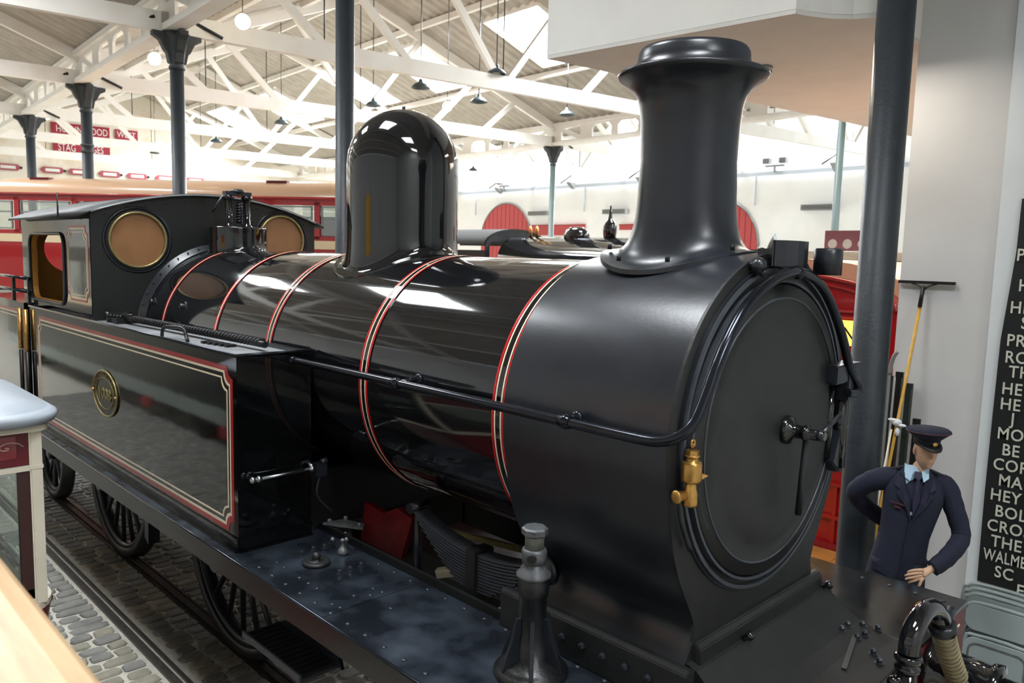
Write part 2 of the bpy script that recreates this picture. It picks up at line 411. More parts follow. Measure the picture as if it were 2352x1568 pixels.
for k, i in enumerate(range(2, 7)): truss(i, -1, 'white timber roof truss in the left-hand bay, %s from the front' % ORD[k])
for k, i in enumerate(range(0, 7)): truss(i, 1, 'white timber roof truss against the far white wall, %s from the right' % ORD[k], jb=JF-1)
# lattice valley girders along the column rows
def girder(j, i0, i1, lab):
    t = thing('trim_1' if j == 0 else 'trim_2', None, None, G(i0, j, 7.0), kind='structure')
    zb, zt = 6.87, 7.55
    MB().beam(G(i0, j, zb+.05), G(i1, j, zb+.05), .30, .12).build('bottom_flange', timber, t)
    MB().beam(G(i0, j, zt), G(i1, j, zt), .30, .12).build('top_flange', timber, t)
    for i in range(int(i0), int(i1)):
        o = G(i, j, 0); m = M3(GDn, (0, 0, 1), GDn.cross(Vector((0, 0, 1))), o); L = GD.length
        outer = [(0, zb), (L, zb), (L, zt), (0, zt)]; holes = []
        z0, z1 = zb+.16, zt-.12
        for a, b_ in ((.35, 1.25), (5.1, 6.0)):
            holes.append([(a, z0), (b_-.12, z0), (a, z1-.1)] if a < 3 else [(a+.12, z0), (b_, z0), (b_, z1-.1)])
            holes.append([(a+.1, z1), (b_, z1), (b_, z0+.1)] if a < 3 else [(a, z1), (b_-.1, z1), (a, z0+.1)])
        for a in (1.45, 2.55, 3.65):
            cx = a+.5; holes.append([(cx-.42, z0), (cx+.42, z0), (cx+.42, z1-.12), (cx+.28, z1), (cx-.28, z1), (cx-.42, z1-.12)])
        vs, fs = from_curve([outer]+holes, .06, m); MB().add(vs, fs).build('lattice_web', timber, t)
    return t
girder(0, 0, 6, 'cream lattice girder along the row of grey columns left of the engine')
girder(1, 0, 6, 'cream lattice girder in the distance on the slim middle columns')
# cast iron columns
def column(x, y, r, lab, top=6.83, scale=1.0, rings=(), extra=True, cm=None):
    t = thing('column', lab, 'column', (x, y, 0))
    s = scale
    MB().lathe([(r*1.45, 0), (r*1.45, .3), (r*1.1, .36), (r, .5), (r*.96, top-.62)], (x, y, 0), n=28).build('shaft', cm or colm, t)
    c_ = MB(); c_.lathe([(r*.98, top-.62), (r*1.12, top-.6), (r*1.12, top-.56), (r*.98, top-.54), (r*1.25, top-.3), (r*1.7, top-.08), (r*1.9, top)], (x, y, 0), n=20)
    for a in range(4):
        an = a*pi/2+math.atan2(GD.y, GD.x); d = Vector((math.cos(an), math.sin(an), 0)); m = M3(d, (0, 0, 1), d.cross(Vector((0, 0, 1))), (x, y, 0))
        pf = [(.04, top-.55), (r+.02, top-.5), (.18*s, top-.34), (.22*s, top-.3), (.30*s, top-.14), (.42*s, top-.07), (.42*s, top), (.04, top)]
        c_.prism(pf, -.07*s, .07*s, m)
    c_.build('capital', capm, t)
    for z in rings: MB().lathe([(r*1.02, z-.03), (r*1.18, z-.01), (r*1.18, z+.01), (r*1.02, z+.03)], (x, y, 0), n=24).build('ring', capm, t)
    if extra:
        for sgn in (-1, 1):
            d = (GDn+GTn*-.2).normalized()
            p = Vector((x, y, top+.25))+GTn*sgn*.35
            MB().tube([p+GDn*0, p+GTn*sgn*.42+Vector((0, 0, -.20 if sgn > 0 else -.16))+GDn*(-.1 if sgn > 0 else .12)], .032, 8).build('tie_bolt', dark, t)
    return t
names = ['large grey iron column in front of the white wall, right of the smokebox', 'dark grey iron column rising behind the dome', 'grey iron column with flared capital behind the cab',
         'grey iron column beyond the bus, second from the left edge', 'small grey iron column nearest the left edge']
OFF = [0, -.08, .12, .13, .08]
for i in range(5):
    p = G(i, 0)+Vector((math.cos(YAW), math.sin(YAW), 0))*OFF[i]
    if i == 0: p = Vector((2.11, 2.77, 0))
    column(p.x, p.y, [.135, .115, .125, .13, .13][i], names[i], rings=((5.45, 5.3, 4.2) if i == 3 else ()))
nm = {2: 'slim green-grey column hidden behind the chimney', 3: 'slim green-grey column between dome and chimney', 5: 'distant slim column above the bus roof'}
for i in nm:
    p = G(i, 1); column(p.x, p.y, .10, nm[i], scale=1.0, cm=colb)
column(-3.05, 14.0, .085, 'slim grey column standing under the raised office near the far wall', scale=.7, cm=colb)
# black bracket bars on the far wall
for x, nm_ in ((-8.5, 'nearest the raised office'), (-17.9, 'right of the arched red door'), (-22.4, 'above the arched red door'), (-28.1, 'left of the arched red door')):
    y = 1.68+(x-2.52)*-.052+GT.y*JF-.02
    t = thing('wall_bracket', 'grey beam bracket on the far wall, '+nm_, 'bracket', (x, y, 6.6))
    MB().prism([(0, 6.55), (0, 6.85), (-.45, 6.85)], -.12, .12, M3((0, 1, 0), (0, 0, 1), (1, 0, 0), (x, y, 0))).build('corbel', silver, t)
    MB().tube([(x+.1, y-.3, 7.2), (x-.35, y-.6, 6.8)], .03, 6).build('bolt', dark, t)
# raised office with peach soffit
poly = [(-.96, 2.34), (1.455, 2.536), (1.50, 2.66), (1.60, 2.83), (1.72, 2.95), (1.868, 3.02), (1.868, 4.1), (6.5, 4.1), (6.5, 10.2), (.3, 10.2)]
MB().prism(poly, 5.0, 9.2).build('wall_office', white, kind='structure')
MB().prism([(x+(.004 if x < 0 else 0), y) for x, y in poly], 4.965, 4.998).build('ceiling_office', soff, kind='structure')
t = thing('soffit_light', 'small round vent light in the peach soffit beside the chimney top', 'light', (.25, 2.9, 4.96))
MB().lathe([(.11, 0), (.11, -.03), (.08, -.035)], (.45, 3.9, 4.965), n=20).build('rim', silver, t)
m = MB()
for k in range(6): m.box((.37, 3.83+k*.025, 4.915), (.53, 3.84+k*.025, 4.935))
m.build('louvre', dark, t)
# white wall at the right
MB().box((1.86, 4.0, -.05), (2.62, 4.35, 8.9)).build('wall_right', wallm, kind='structure')
MB().box((2.60, 3.93, -.05), (9, 4.35, 8.9)).build('wall_right.001', wallb, kind='structure')

# ------------------------------------------------------------------ the tank locomotive
ZB, RB = 2.293, .765           # boiler axis height, clothing radius
SY, SZ, SR = -.055, 2.33, .785  # smokebox axis and radius
FP = 1.2355                    # running plate top
lo = thing('steam_locomotive', 'glossy black tank locomotive number 1008 with red and cream lining, filling the picture', 'locomotive', (0, 0, 0))
# boiler
b = MB(); n = 96; xs = [-2.98+k*(1.765+2.98)/24 for k in range(25)]
vs = [(x, RB*math.cos(2*pi*t/n), ZB+RB*math.sin(2*pi*t/n)) for x in xs for t in range(n)]
b.add(vs, [(i*n+t, i*n+(t+1) % n, (i+1)*n+(t+1) % n, (i+1)*n+t) for i in range(24) for t in range(n)], True)
boiler = b.build('boiler', gloss, lo)
def ring_strip(x0, x1, r, m, name, par, y0=0, z0=ZB, th=.004):
    return MB().hoop([(r, x0), (r+th, x0), (r+th, x1), (r, x1)], (0, y0, z0), (1, 0, 0), n=96, smooth=False).build(name, m, par)
for k, x in enumerate((1.725, .58, -.60, -1.46, -2.50)):
    wd = .085 if k < 3 else .05
    bd = ring_strip(x-wd/2, x+wd/2, RB-.001, gloss, 'boiler_band', lo, th=.006)
    e = wd/2; r = RB+.0055
    ring_strip(x-e, x-e+.013, r, redm, 'red_line', bd, th=.0012); ring_strip(x+e-.013, x+e, r, redm, 'red_line', bd, th=.0012)
    ring_strip(x-e+.018, x-e+.026, r, creamm, 'cream_line', bd, th=.0012); ring_strip(x+e-.026, x+e-.018, r, creamm, 'cream_line', bd, th=.0012)
# riveted angle ring where the boiler meets the cab
fr = MB().hoop([(RB, -2.99), (RB+.055, -2.99), (RB+.055, -2.97), (RB+.012, -2.965), (RB+.012, -2.90), (RB, -2.90)], (0, 0, ZB), (1, 0, 0), n=96).build('cab_angle_ring', satin, lo)
rv = MB(); rv.ball((0, 0, 0), .009, 8, (.6, 1, 1)); rvo = None
for k in range(22):
    a = pi*(.06+.9*k/21)
    m4 = Matrix.Translation((-2.967, (RB+.034)*math.cos(a)*-1, ZB+(RB+.034)*math.sin(a)))
    if rvo is None: rvo = rv.build('rivet', satin, fr, local=True); rvo.matrix_local = m4
    else: share('rivet', rvo, fr, m4)
# washout plugs
for x in (-3.0+.16, -2.17, -1.50):
    a = math.radians(22.5); nrm = Vector((0, -math.cos(a), math.sin(a))); p = Vector((x, 0, ZB))+nrm*(RB-.004)
    m = MB(); m.lathe([(.036, 0), (.040, .006), (.030, .012)], p, nrm, 16)
    if x < -2: m.ball(p+nrm*.022+Vector((0, 0, -.012)), .024, 10)
    m.build('washout_plug', gloss, lo)
# dome: cylinder with hemispherical top and flared saddle skirt
def saddle(name, cx, cy, prof, r_out, zc, yc, Rc, m, rim=.012, n=64, steps=12, topz=None, ze=1.9, drop=.03):
    # prof: upper (r,z) list starting at the bottom of the straight part
    vs = []; fs = []; r0, z0 = prof[0]
    for s_ in range(steps+1):
        u = s_/steps
        for t in range(n):
            a = 2*pi*t/n
            r = r_out+(r0-r_out)*(1-(1-u)**2)**.5 if u > 0 else r_out
            yy = cy+r_out*math.sin(a)-yc; zs = zc+math.sqrt(max(Rc*Rc-yy*yy, .01))+rim
            z = zs+(z0-zs)*(u**ze)
            vs.append((cx+r*math.cos(a), cy+r*math.sin(a), z))
    for (r, z) in prof[1:]:
        for t in range(n):
            a = 2*pi*t/n; vs.append((cx+max(r, .001)*math.cos(a), cy+max(r, .001)*math.sin(a), z))
    k = len(vs)//n
    for i in range(k-1):
        for t in range(n): fs.append((i*n+t, i*n+(t+1) % n, (i+1)*n+(t+1) % n, (i+1)*n+t))
    # rim edge going down into the casing
    low = [(cx+r_out*math.cos(2*pi*t/n), cy+r_out*math.sin(2*pi*t/n), vs[t][2]-rim-drop) for t in range(n)]
    b = MB(); b.add(vs, fs, True); b.add(list(vs[:n])+low, [(t, (t+1) % n, n+(t+1) % n, n+t) for t in range(n)], False)
    return b.build(name, m, lo)
rd = .385; cz = 3.665
prof = [(rd, 3.20), (rd, 3.4), (rd, cz)]+[(rd*math.cos(pi/2*k/12), cz+rd*math.sin(pi/2*k/12)) for k in range(1, 13)]
dome = saddle('dome', -.09, 0, prof, .475, ZB, 0, RB, gloss, rim=.01)
MB().tube([(-.09, 0, cz+rd-.005), (-.09, 0, cz+rd+.022)], .012, 8).build('dome_stud', dark, dome)
# chimney
cx, cy = 2.24, -.03
CHD = -.018
prof = [(.234, 3.42), (.228, 3.54), (.230, 3.62), (.236, 3.74), (.243, 3.81), (.254, 3.855), (.276, 3.892), (.308, 3.920), (.340, 3.938), (.354, 3.950), (.355, 3.960), (.345, 3.967), (.300, 3.972), (.276, 3.980), (.270, 4.02), (.264, 4.055), (.254, 4.075), (.238, 4.080), (.225, 4.07), (.215, 4.0), (.21, 3.7)]
prof = [(r, z+(CHD if z > 3.6 else 0)) for r, z in prof]
chim = saddle('chimney', cx, cy, prof, .405, SZ, SY, SR, satin, rim=.004, ze=1.55, drop=.018)
cr = MB()
for a in (.35, 1.05, 2.1, 2.8, 3.6, 4.35, 5.1, 5.9):
    r = .368; x, y = cx+r*math.cos(a), cy+r*math.sin(a); z = SZ+math.sqrt(SR**2-(y-SY)**2)
    cr = MB(); cr.lathe([(.011, .0), (.011, .022), (.008, .026)], (x, y, z+.012), (0, 0, 1), 6); cr.build('flange_bolt', dark, chim)
# safety valves on their round casing
sv = thing  # (kept as parts of the engine)
sx = -2.646
base = saddle('safety_valve_casing', sx, 0, [(.258, 3.12), (.258, 3.235), (.262, 3.25), (.262, 3.262), (.25, 3.268), (.02, 3.268)], .30, ZB, 0, RB, gloss, rim=.004)
for sy in (-.088, .088):
    MB().lathe([(.05, 3.265), (.05, 3.28), (.032, 3.29), (.030, 3.50), (.040, 3.52), (.052, 3.53), (.052, 3.55), (.04, 3.56)], (sx, sy, 0), n=20).build('valve_pillar', gloss, base)
MB().tube([(sx+.12*math.cos(k*.7), .0+.0+.028*math.cos(k*.7)*0, 0) for k in range(2)], .001, 4).build('spring_seat', satin, base) if False else None
MB().tube([(sx+.03+.026*math.cos(k*.55), .026*math.sin(k*.55), 3.30+k*.0022) for k in range(90)], .008, 6).build('valve_spring', steel, base)
MB().beam((sx, -.13, 3.575), (sx, .12, 3.575), .07, .035).build('valve_lever', satin, base)
MB().ball((sx, 0, 3.595), .06, 12, (1, 1.2, .45)).build('lever_cap', satin, base)
MB().tube([(sx-.05, -.12, 3.55), (sx-.12, -.19, 3.40)], .012, 6).build('pull_rod', satin, base)
# smokebox shell with flared foot
def sbx_outline(R, foot=.60, fz=1.40, n=56):
    pts = []
    a0 = math.radians(-15)
    for k in range(n+1):
        a = a0+(pi-2*a0)*k/n; pts.append((SY+R*math.cos(a), SZ+R*math.sin(a)))
    # left foot (-y) then right foot (+y)
    yl, zl = pts[-1]
    L_ = [(-.80, 2.02), (-.775, 1.92), (-.735, 1.82), (-.685, 1.73), (-.63, 1.64), (-.595, 1.57), (-.60, 1.50), (-.64, 1.44), (-.67, fz)]
    yr, zr = pts[0]
    R_ = [(.69, 2.02), (.655, 1.92), (.61, 1.82), (.555, 1.73), (.505, 1.64), (.48, 1.57), (.50, 1.50), (.54, 1.44), (.58, fz)]
    return list(reversed(R_))+pts+L_
o1 = sbx_outline(SR); n = len(o1); xs = [1.770, 1.775, 2.0, 2.4, 2.72, 2.735]
RK = .775/SR
def sbp(x, y, z):
    u = (x-1.77)/(2.735-1.77); k = RK+(1-RK)*u; w_ = 1 if z > 1.75 else max(0, (z-1.40)/.35)
    return (x, (y-SY)*(k if w_ == 1 else 1-(1-k)*w_)+SY*u, z-(1-u)*.032*w_)
vs = [sbp(x, y, z) for x in xs for y, z in o1]
b = MB(); b.add(vs, [(i*n+t, i*n+t+1, (i+1)*n+t+1, (i+1)*n+t) for i in range(len(xs)-1) for t in range(n-1)], True)
b.add([sbp(1.771, y, z) for y, z in o1], [tuple(range(n))])
smoke = b.build('smokebox', satin, lo)
# seam between smokebox and boiler clothing
ring_strip(1.768, 1.775, .745, satin, 'smokebox_seam', lo, 0, 2.298, th=.03)
# front plate
vs, fs = from_curve([o1], .014, M3((0, 1, 0), (0, 0, 1), (1, 0, 0), (2.742, 0, 0)))
MB().add(vs, fs).build('smokebox_front', matte, smoke)
# angle rings and door
def ringx(R, r, x, name, m, par, a0=0, a1=2*pi, cyy=SY, czz=SZ, n=90):
    full = abs(a1-a0-2*pi) < 1e-3
    pts = [(x, cyy+R*math.cos(a0+(a1-a0)*k/n), czz+R*math.sin(a0+(a1-a0)*k/n)) for k in range(n if full else n+1)]
    return MB().tube(pts, r, 8, closed=full).build(name, m, par)
MB().lathe([(.715, 0), (.722, .012), (.735, .016), (.748, .012), (.755, 0)], (2.749, SY, SZ), (1, 0, 0), n=90).build('front_ring', satin, smoke) if False else None
def annulus(r0, r1, x0, x1, name, m, par, cyy, czz, n=90):
    b = MB(); P = [(r0, x0), (r0, x1), (r1, x1), (r1, x0)]
    vs = [(x, cyy+r*math.cos(2*pi*t/n), czz+r*math.sin(2*pi*t/n)) for r, x in P for t in range(n)]
    return b.add(vs, [(i*n+t, i*n+(t+1) % n, ((i+1) % 4)*n+(t+1) % n, ((i+1) % 4)*n+t) for i in range(4) for t in range(n)], False).build(name, m, par, bevel=0)
strip = mat('worn_strip', '#4a4e55', .38, metal=.3, var=.15, scale=14)
annulus(.706, .722, 2.748, 2.770, 'front_ring', strip, smoke, SY, SZ)
annulus(.722, .735, 2.748, 2.758, 'front_ring_flange', satin, smoke, SY, SZ)
DY, DZ = -.065, 2.325
annulus(.660, .672, 2.748, 2.782, 'door_ring', strip, smoke, DY, DZ)
door = MB().lathe([(.655, 0), (.655, .022), (.648, .034), (.60, .038), (.592, .046), (.585, .040), (.5, .058), (.35, .072), (.2, .080), (.05, .083)], (2.748, DY, DZ), (1, 0, 0), n=90).build('smokebox_door', matte, lo)
ringx(.592, .005, 2.790, 'door_bead', strip, door, cyy=DY, czz=DZ)
# dart handles
m = MB(); m.lathe([(.062, 0), (.066, .012), (.058, .028), (.030, .04), (.030, .085), (.036, .088), (.036, .1), (.026, .104), (.024, .17), (.018, .178)], (2.828, -.05, 2.335), (1, 0, 0), n=24); m.build('dart_boss', gloss, door)
m = MB(); m.lathe([(.03, -.015), (.03, .015)], (2.925, -.05, 2.335), (1, 0, 0), n=16); m.tube([(2.925, -.05, 2.335), (2.90, -.02, 2.12), (2.885, .005, 1.95)], [.014, .013, .016], 10); m.build('dart_handle', satin, door)
m = MB(); m.lathe([(.025, -.012), (.025, .012)], (2.985, -.05, 2.335), (1, 0, 0), n=16); m.tube([(2.985, -.05, 2.335), (2.985, .04, 2.37), (2.985, .13, 2.40)], [.012, .011, .012], 10); m.build('dart_handle', satin, door)
# hinge on the far side
m = MB(); hy = .55
m.box((2.76, hy-.17, 2.495), (2.86, hy+.13, 2.585)); m.box((2.80, hy-.04, 2.40), (2.865, hy+.06, 2.56)); m.tube([(2.82, hy+.02, 2.56), (2.82, hy+.02, 2.59)], .022, 10)
m.build('hinge_bracket', satin, lo, bevel=.006)
m = MB(); m.tube([(2.82, hy+.0, 2.50), (2.82, hy+.0, 2.06)], .036, 12); m.tube([(2.80, hy-.09, 2.48), (2.80, hy-.09, 2.12)], .022, 8)
m.build('hinge_pin', gloss, lo)
m = MB(); m.prism([(hy-.10, 2.10), (hy-.03, 2.26), (hy+.07, 2.26), (hy+.07, 2.08), (hy+.0, 2.03)], 2.765, 2.84, YZ); m.build('hinge_block', satin, lo, bevel=.006)
# lamp socket on top of the smokebox front
m = MB(); 
arc = [(2.79+.05*math.cos(a)*0, 0, 0) for a in (0,)]
pl = [(-.20, 0), (-.17, .035), (-.10, .055), (-.02, .045), (.05, .03), (.09, .0)]
m = MB()
vsx = []
for k, (yy, dx) in enumerate(pl): vsx += [(2.80+dx, yy, 3.055), (2.80+dx, yy, 3.165)]
kk = len(pl)
m.add(vsx+[(x-.012, y, z) for x, y, z in vsx], [(2*i, 2*i+2, 2*i+3, 2*i+1) for i in range(kk-1)]+[(2*kk+2*i, 2*kk+2*i+1, 2*kk+2*i+3, 2*kk+2*i+2) for i in range(kk-1)]+[(2*i+1, 2*i+3, 2*kk+2*i+3, 2*kk+2*i+1) for i in range(kk-1)]+[(2*i, 2*kk+2*i, 2*kk+2*i+2, 2*i+2) for i in range(kk-1)], False)
m.box((2.70, -.16, 3.09), (2.80, -.13, 3.13)); m.build('lamp_socket_plate', satin, lo)
MB().lathe([(.062, 3.02), (.062, 3.135), (.056, 3.14)], (2.86, .19, 0), n=24).build('lamp_socket', satin, lo)
for (y, z, r) in ((-.30, 3.055, .036), (-.105, 3.06, .020), (.085, 3.085, .028)):
    m = MB(); m.ball((2.785, y, z), r, 14, (.9, 1, 1)); m.lathe([(r*.6, -.05), (r*.6, .02)], (2.785, y, z), (1, 0, 0), 10); m.ball((2.80, y+.01, z-.028), r*.55, 10); m.build('handrail_knob', satin, lo)
# handrail: along the tank side, round the smokebox front and down the far side
hp = [(-.0, -.92, 2.392), (.6, -.90, 2.389), (1.2, -.895, 2.388), (2.2, -.897, 2.386), (2.60, -.90, 2.385), (2.74, -.898, 2.392), (2.82, -.88, 2.425), (2.855, -.84, 2.48), (2.862, -.785, 2.57), (2.862, -.72, 2.68), (2.862, -.63, 2.80), (2.862, -.51, 2.91), (2.862, -.34, 2.99), (2.862, -.17, 3.028), (2.862, -.06, 3.028), (2.862, .08, 2.995), (2.862, .21, 2.92), (2.862, .33, 2.81), (2.862, .43, 2.69), (2.862, .52, 2.56), (2.865, .585, 2.50), (2.875, .615, 2.465), (2.875, .58, 2.44), (2.865, .50, 2.447)]
MB().tube(smoothpath(hp, 5), .0215, 14).build('handrail', steel, lo)
m = MB(); m.ball((2.862, -.105, 3.03), .030, 14); m.build('rail_joint', steel, lo)
m = MB(); m.ball((-.02, -.92, 2.392), .030, 12); m.ball((.035, -.92, 2.392), .026, 12); m.build('rail_end', steel, lo)
for x, yw in ((1.08, -.76), (2.27, -.84)):
    m = MB(); m.ball((x, -.896, 2.387), .033, 14); m.lathe([(.026, -.03), (.030, 0), (.026, .03)], (x, -.896, 2.387), (1, 0, 0), 14)
    m.tube([(x, -.896, 2.387), (x+.015, yw+.0, 2.40)], [.017, .014], 10); m.ball((x+.015, yw-.0, 2.40), .03, 12, (1, .7, 1)); m.build('handrail_pillar', steel, lo)
# brass lubricator with its pipe stub
LX, LY = 2.80, -.76
lb = MB().lathe([(.040, 2.13), (.042, 2.14), (.042, 2.195), (.034, 2.215), (.033, 2.235), (.03, 2.24), (.03, 2.25), (.055, 2.256), (.059, 2.27), (.059, 2.345), (.054, 2.36), (.036, 2.364), (.036, 2.382), (.043, 2.386), (.043, 2.392), (.030, 2.396)], (LX, LY, 0), n=28).build('lubricator', brass, lo)
MB().lathe([(.038, 2.392), (.038, 2.418), (.020, 2.422)], (LX, LY, 0), n=6, smooth=False).build('hex_cap', brass, lb)
MB().lathe([(.010, 0), (.010, .014)], (LX, LY, 2.44), (0, 0, 1), 8).build('stem', brass, lb)
MB().tube([(LX, LY+.018*math.cos(a), 2.452+.018*math.sin(a)) for a in [2*pi*k/14 for k in range(14)]], .007, 8, closed=True).build('lifting_eye', brass, lb)
m = MB(); m.lathe([(.024, 0), (.024, .014), (.012, .018), (.012, .04), (.007, .042), (.007, .055)], (LX+.02, LY+.055, 2.275), (.35, 1, 0), 6, smooth=False); m.build('drain_plug', brass, lb)
m = MB(); m.lathe([(.026, 0), (.026, .055), (.034, .06), (.036, .07), (.034, .08), (.018, .082)], (LX-.01, LY-.03, 2.185), (-.25, -1, 0), 18); m.build('inlet_union', brass, lb)
for o_ in [lb]+list(lb.children):
    for v in o_.data.vertices: v.co = Vector((LX+(v.co.x-LX)*.68, LY+(v.co.y-LY)*.68, 2.13+(v.co.z-2.13)*.76))
# pipes running down beside the door
for (y0, z0, y1, z1) in ((-.80, 2.19, -.70, 1.93), (-.665, 2.18, -.58, 1.98)):
    MB().tube(smoothpath([(2.775, y0, z0), (2.775, (y0+y1)/2-.02, (z0+z1)/2), (2.775, y1, z1)], 5), .011, 8).build('pipe', satin, lo)
# angle plate at the foot of the smokebox (with bolts) and the curved front cover
MB().prism([(.60, FP), (.66, FP), (.65, 1.41), (.61, 1.43), (.595, 1.42)], 1.72, 2.80, YZ).build('foot_angle', matte, lo, bevel=.004)
bar = MB(); bar.prism([(-.72, FP), (-.66, FP), (-.655, 1.42), (-.70, 1.43), (-.715, 1.41)], 1.72, 2.80, YZ)
(lambda *a: None)([(.60, FP), (.66, FP), (.65, 1.41), (.61, 1.43), (.595, 1.42)], 1.72, 2.80, YZ)
barp = bar.build('foot_angle', matte, lo, bevel=.004)
bolt = MB().lathe([(.017, 0), (.017, .012), (.010, .016)], (0, 0, 0), (0, -1, 0), 6, smooth=False)
b0 = None
for x in (1.90, 2.02, 2.14, 2.26, 2.38, 2.50, 2.62):
    m4 = Matrix.Translation((x, -.72, 1.335))
    if b0 is None: b0 = bolt.build('bolt', boltm, barp, local=True); b0.matrix_local = m4
    else: share('bolt', b0, barp, m4)
# front foot: small ledge then curved apron down to the buffer beam platform
pf = [(2.735, 1.50), (2.765, 1.50), (2.785, 1.475), (2.785, 1.40), (2.735, 1.40)]
MB().prism(pf, -.60, .56, M3((1, 0, 0), (0, 0, 1), (0, 1, 0))).build('front_ledge', matte, lo, bevel=.005)
ap = [(2.74, 1.425), (2.80, 1.405), (2.85, 1.365), (2.90, 1.33), (2.97, 1.295), (3.05, 1.272), (3.14, 1.258), (3.24, 1.25), (3.24, 1.236), (2.74, 1.236)]
MB().prism(ap, -.64, .60, M3((1, 0, 0), (0, 0, 1), (0, 1, 0))).build('front_apron', matte, lo)
for y in (-.25, .56):
    m = MB(); m.lathe([(.012, 0), (.012, .03)], (2.79, y, 1.415), (.8, 0, .6), 8); m.ball((2.82, y, 1.437), .022, 12); m.build('apron_stud', gloss, lo)
MB().beam((3.02, .42, 1.284), (3.10, .10, 1.268), .022, .010).build('apron_strap', boltm, lo) 
# side tank
TY = 1.268; TX = -4.66; TZ = 2.441
def tank(sg):
    yo, yi = sg*TY, sg*.775
    m = MB()
    m.box((TX, min(yo, yi), FP+.002), (0, max(yo, yi), TZ-.075))
    p = m.build('side_tank', glossf, lo)
    r = MB()   # rim standing above the recessed top
    a, b_ = min(yo, yi), max(yo, yi)
    for q in ((TX, a, 0, a+.02), (TX, b_-.02, 0, b_), (-.02, a+.02, 0, b_-.02), (TX, a+.02, TX+.02, b_-.02)):
        r.box((q[0], q[1], TZ-.075), (q[2], q[3], TZ))
    r.build('tank_rim', glossf, p)
    bd = MB(); o_ = sg*(TY+.004)
    bd.tube([(TX, o_, TZ), (0.004, o_, TZ), (.004, yi, TZ)], .011, 8); bd.build('rim_beading', steel, p)
    fl = MB(); e = sg*(TY+.022)
    fl.box((TX, min(e, yo), FP), (.0, max(e, yo), FP+.014)); fl.box((TX, min(sg*(TY+.008), yo), FP+.014), (0, max(sg*(TY+.008), yo), FP+.085))
    fl.box((0, min(yo, yi), FP), (.022, max(yo, yi), FP+.014)); fl.box((0, min(yo, yi), FP+.014), (.008, max(yo, yi), FP+.085))
    fl.build('foot_angle', glossf, p)
    tp = MB(); tp.box((TX+.02, min(yo, yi)+.02, TZ-.08), (-.02, max(yo, yi)-.02, TZ-.03)); tp.build('tank_top', mat('tank_top_dusty', '#6b6d70', .5, col2='#8e9093', scale=4, det=6), p)
    return p
tk = tank(-1); tank(1)
# lining of the near tank side: red band, cream line, black, thin cream line, with scooped corners
def scoop(x0, x1, z0, z1, r, n=6):
    P = []
    for (cx_, cz_, a0) in ((x1, z1, 270), (x0, z1, 0), (x0, z0, 90), (x1, z0, 180)):
        # concave corner centred on the corner itself, going clockwise
        pass
    def arc(cx_, cz_, s, e):
        return [(cx_+r*math.cos(math.radians(s+(e-s)*k/n)), cz_+r*math.sin(math.radians(s+(e-s)*k/n))) for k in range(n+1)]
    P += arc(x1, z1, 270, 180)[:]          # arrives on the right side, leaves on the top
    P += arc(x0, z1, 0, -90)
    P += arc(x0, z0, 90, 0)
    P += arc(x1, z0, 180, 90)
    return P
def lining(y, x0, x1, z0, z1, par, th, cols):
    for (i0, i1, m, nm) in cols:
        a = scoop(x0+i0, x1-i0, z0+i0, z1-i0, .075); b_ = scoop(x0+i1, x1-i1, z0+i1, z1-i1, .075)
        vs, fs = from_curve([a, b_], th, M3((1, 0, 0), (0, 0, 1), (0, -1, 0), (0, y, 0)))
        MB().add(vs, fs).build(nm, m, par)
LC = ((0, .030, redtank, 'red_lining'), (.031, .046, creamm, 'cream_lining'), (.072, .082, creamm, 'cream_lining'))
lining(-TY-.0015, -4.40, -.052, 1.337, 2.366, tk, .002, LC)
# number plate
npo = Vector((-2.374, -TY-.004, 1.873))
vs, fs = from_curve([[(.29*math.cos(2*pi*k/48), .185*math.sin(2*pi*k/48)) for k in range(48)]], .008, M3((1, 0, 0), (0, 0, 1), (0, -1, 0), npo))
npl = MB().add(vs, fs).build('number_plate', mat('plate_field', '#3b372b', .3, metal=.6), tk)
for ra, rb, r in ((.29, .185, .008), (.215, .128, .004)):
    MB().tube([npo+Vector((ra*math.cos(2*pi*k/60), -.006, rb*math.sin(2*pi*k/60))) for k in range(60)], r, 6, closed=True).build('plate_rim', oldbrass, npl)
vs, fs = text_geo('1008', .135, .006, M3((1, 0, 0), (0, 0, 1), (0, -1, 0), npo+Vector((0, -.006, -.05))), xs=1.15, align='CENTER', thick=.003)
MB().add(vs, fs).build('plate_numerals', oldbrass, npl)
RT = 'LANCASHIRE & YORKSHIRE RAILWAY Co'
m = MB()
for k, ch in enumerate(RT):
    if ch == ' ': continue
    a = math.radians(200-220*k/(len(RT)-1)); px_, pz_ = .252*math.cos(a), .156*math.sin(a); rot = a-pi/2
    ex = Vector((math.cos(rot), 0, math.sin(rot))); ez = Vector((-math.sin(rot), 0, math.cos(rot)))
    vs, fs = text_geo(ch, .038, .003, M3(ex, ez, (0, -1, 0), npo+Vector((px_, -.006, pz_))-ez*.013), align='CENTER'); m.add(vs, fs)
m.build('plate_lettering', oldbrass, npl)
for x in (-.275, .275): MB().ball(npo+Vector((x, -.012, 0)), .012, 8).build('plate_screw', brass, npl)
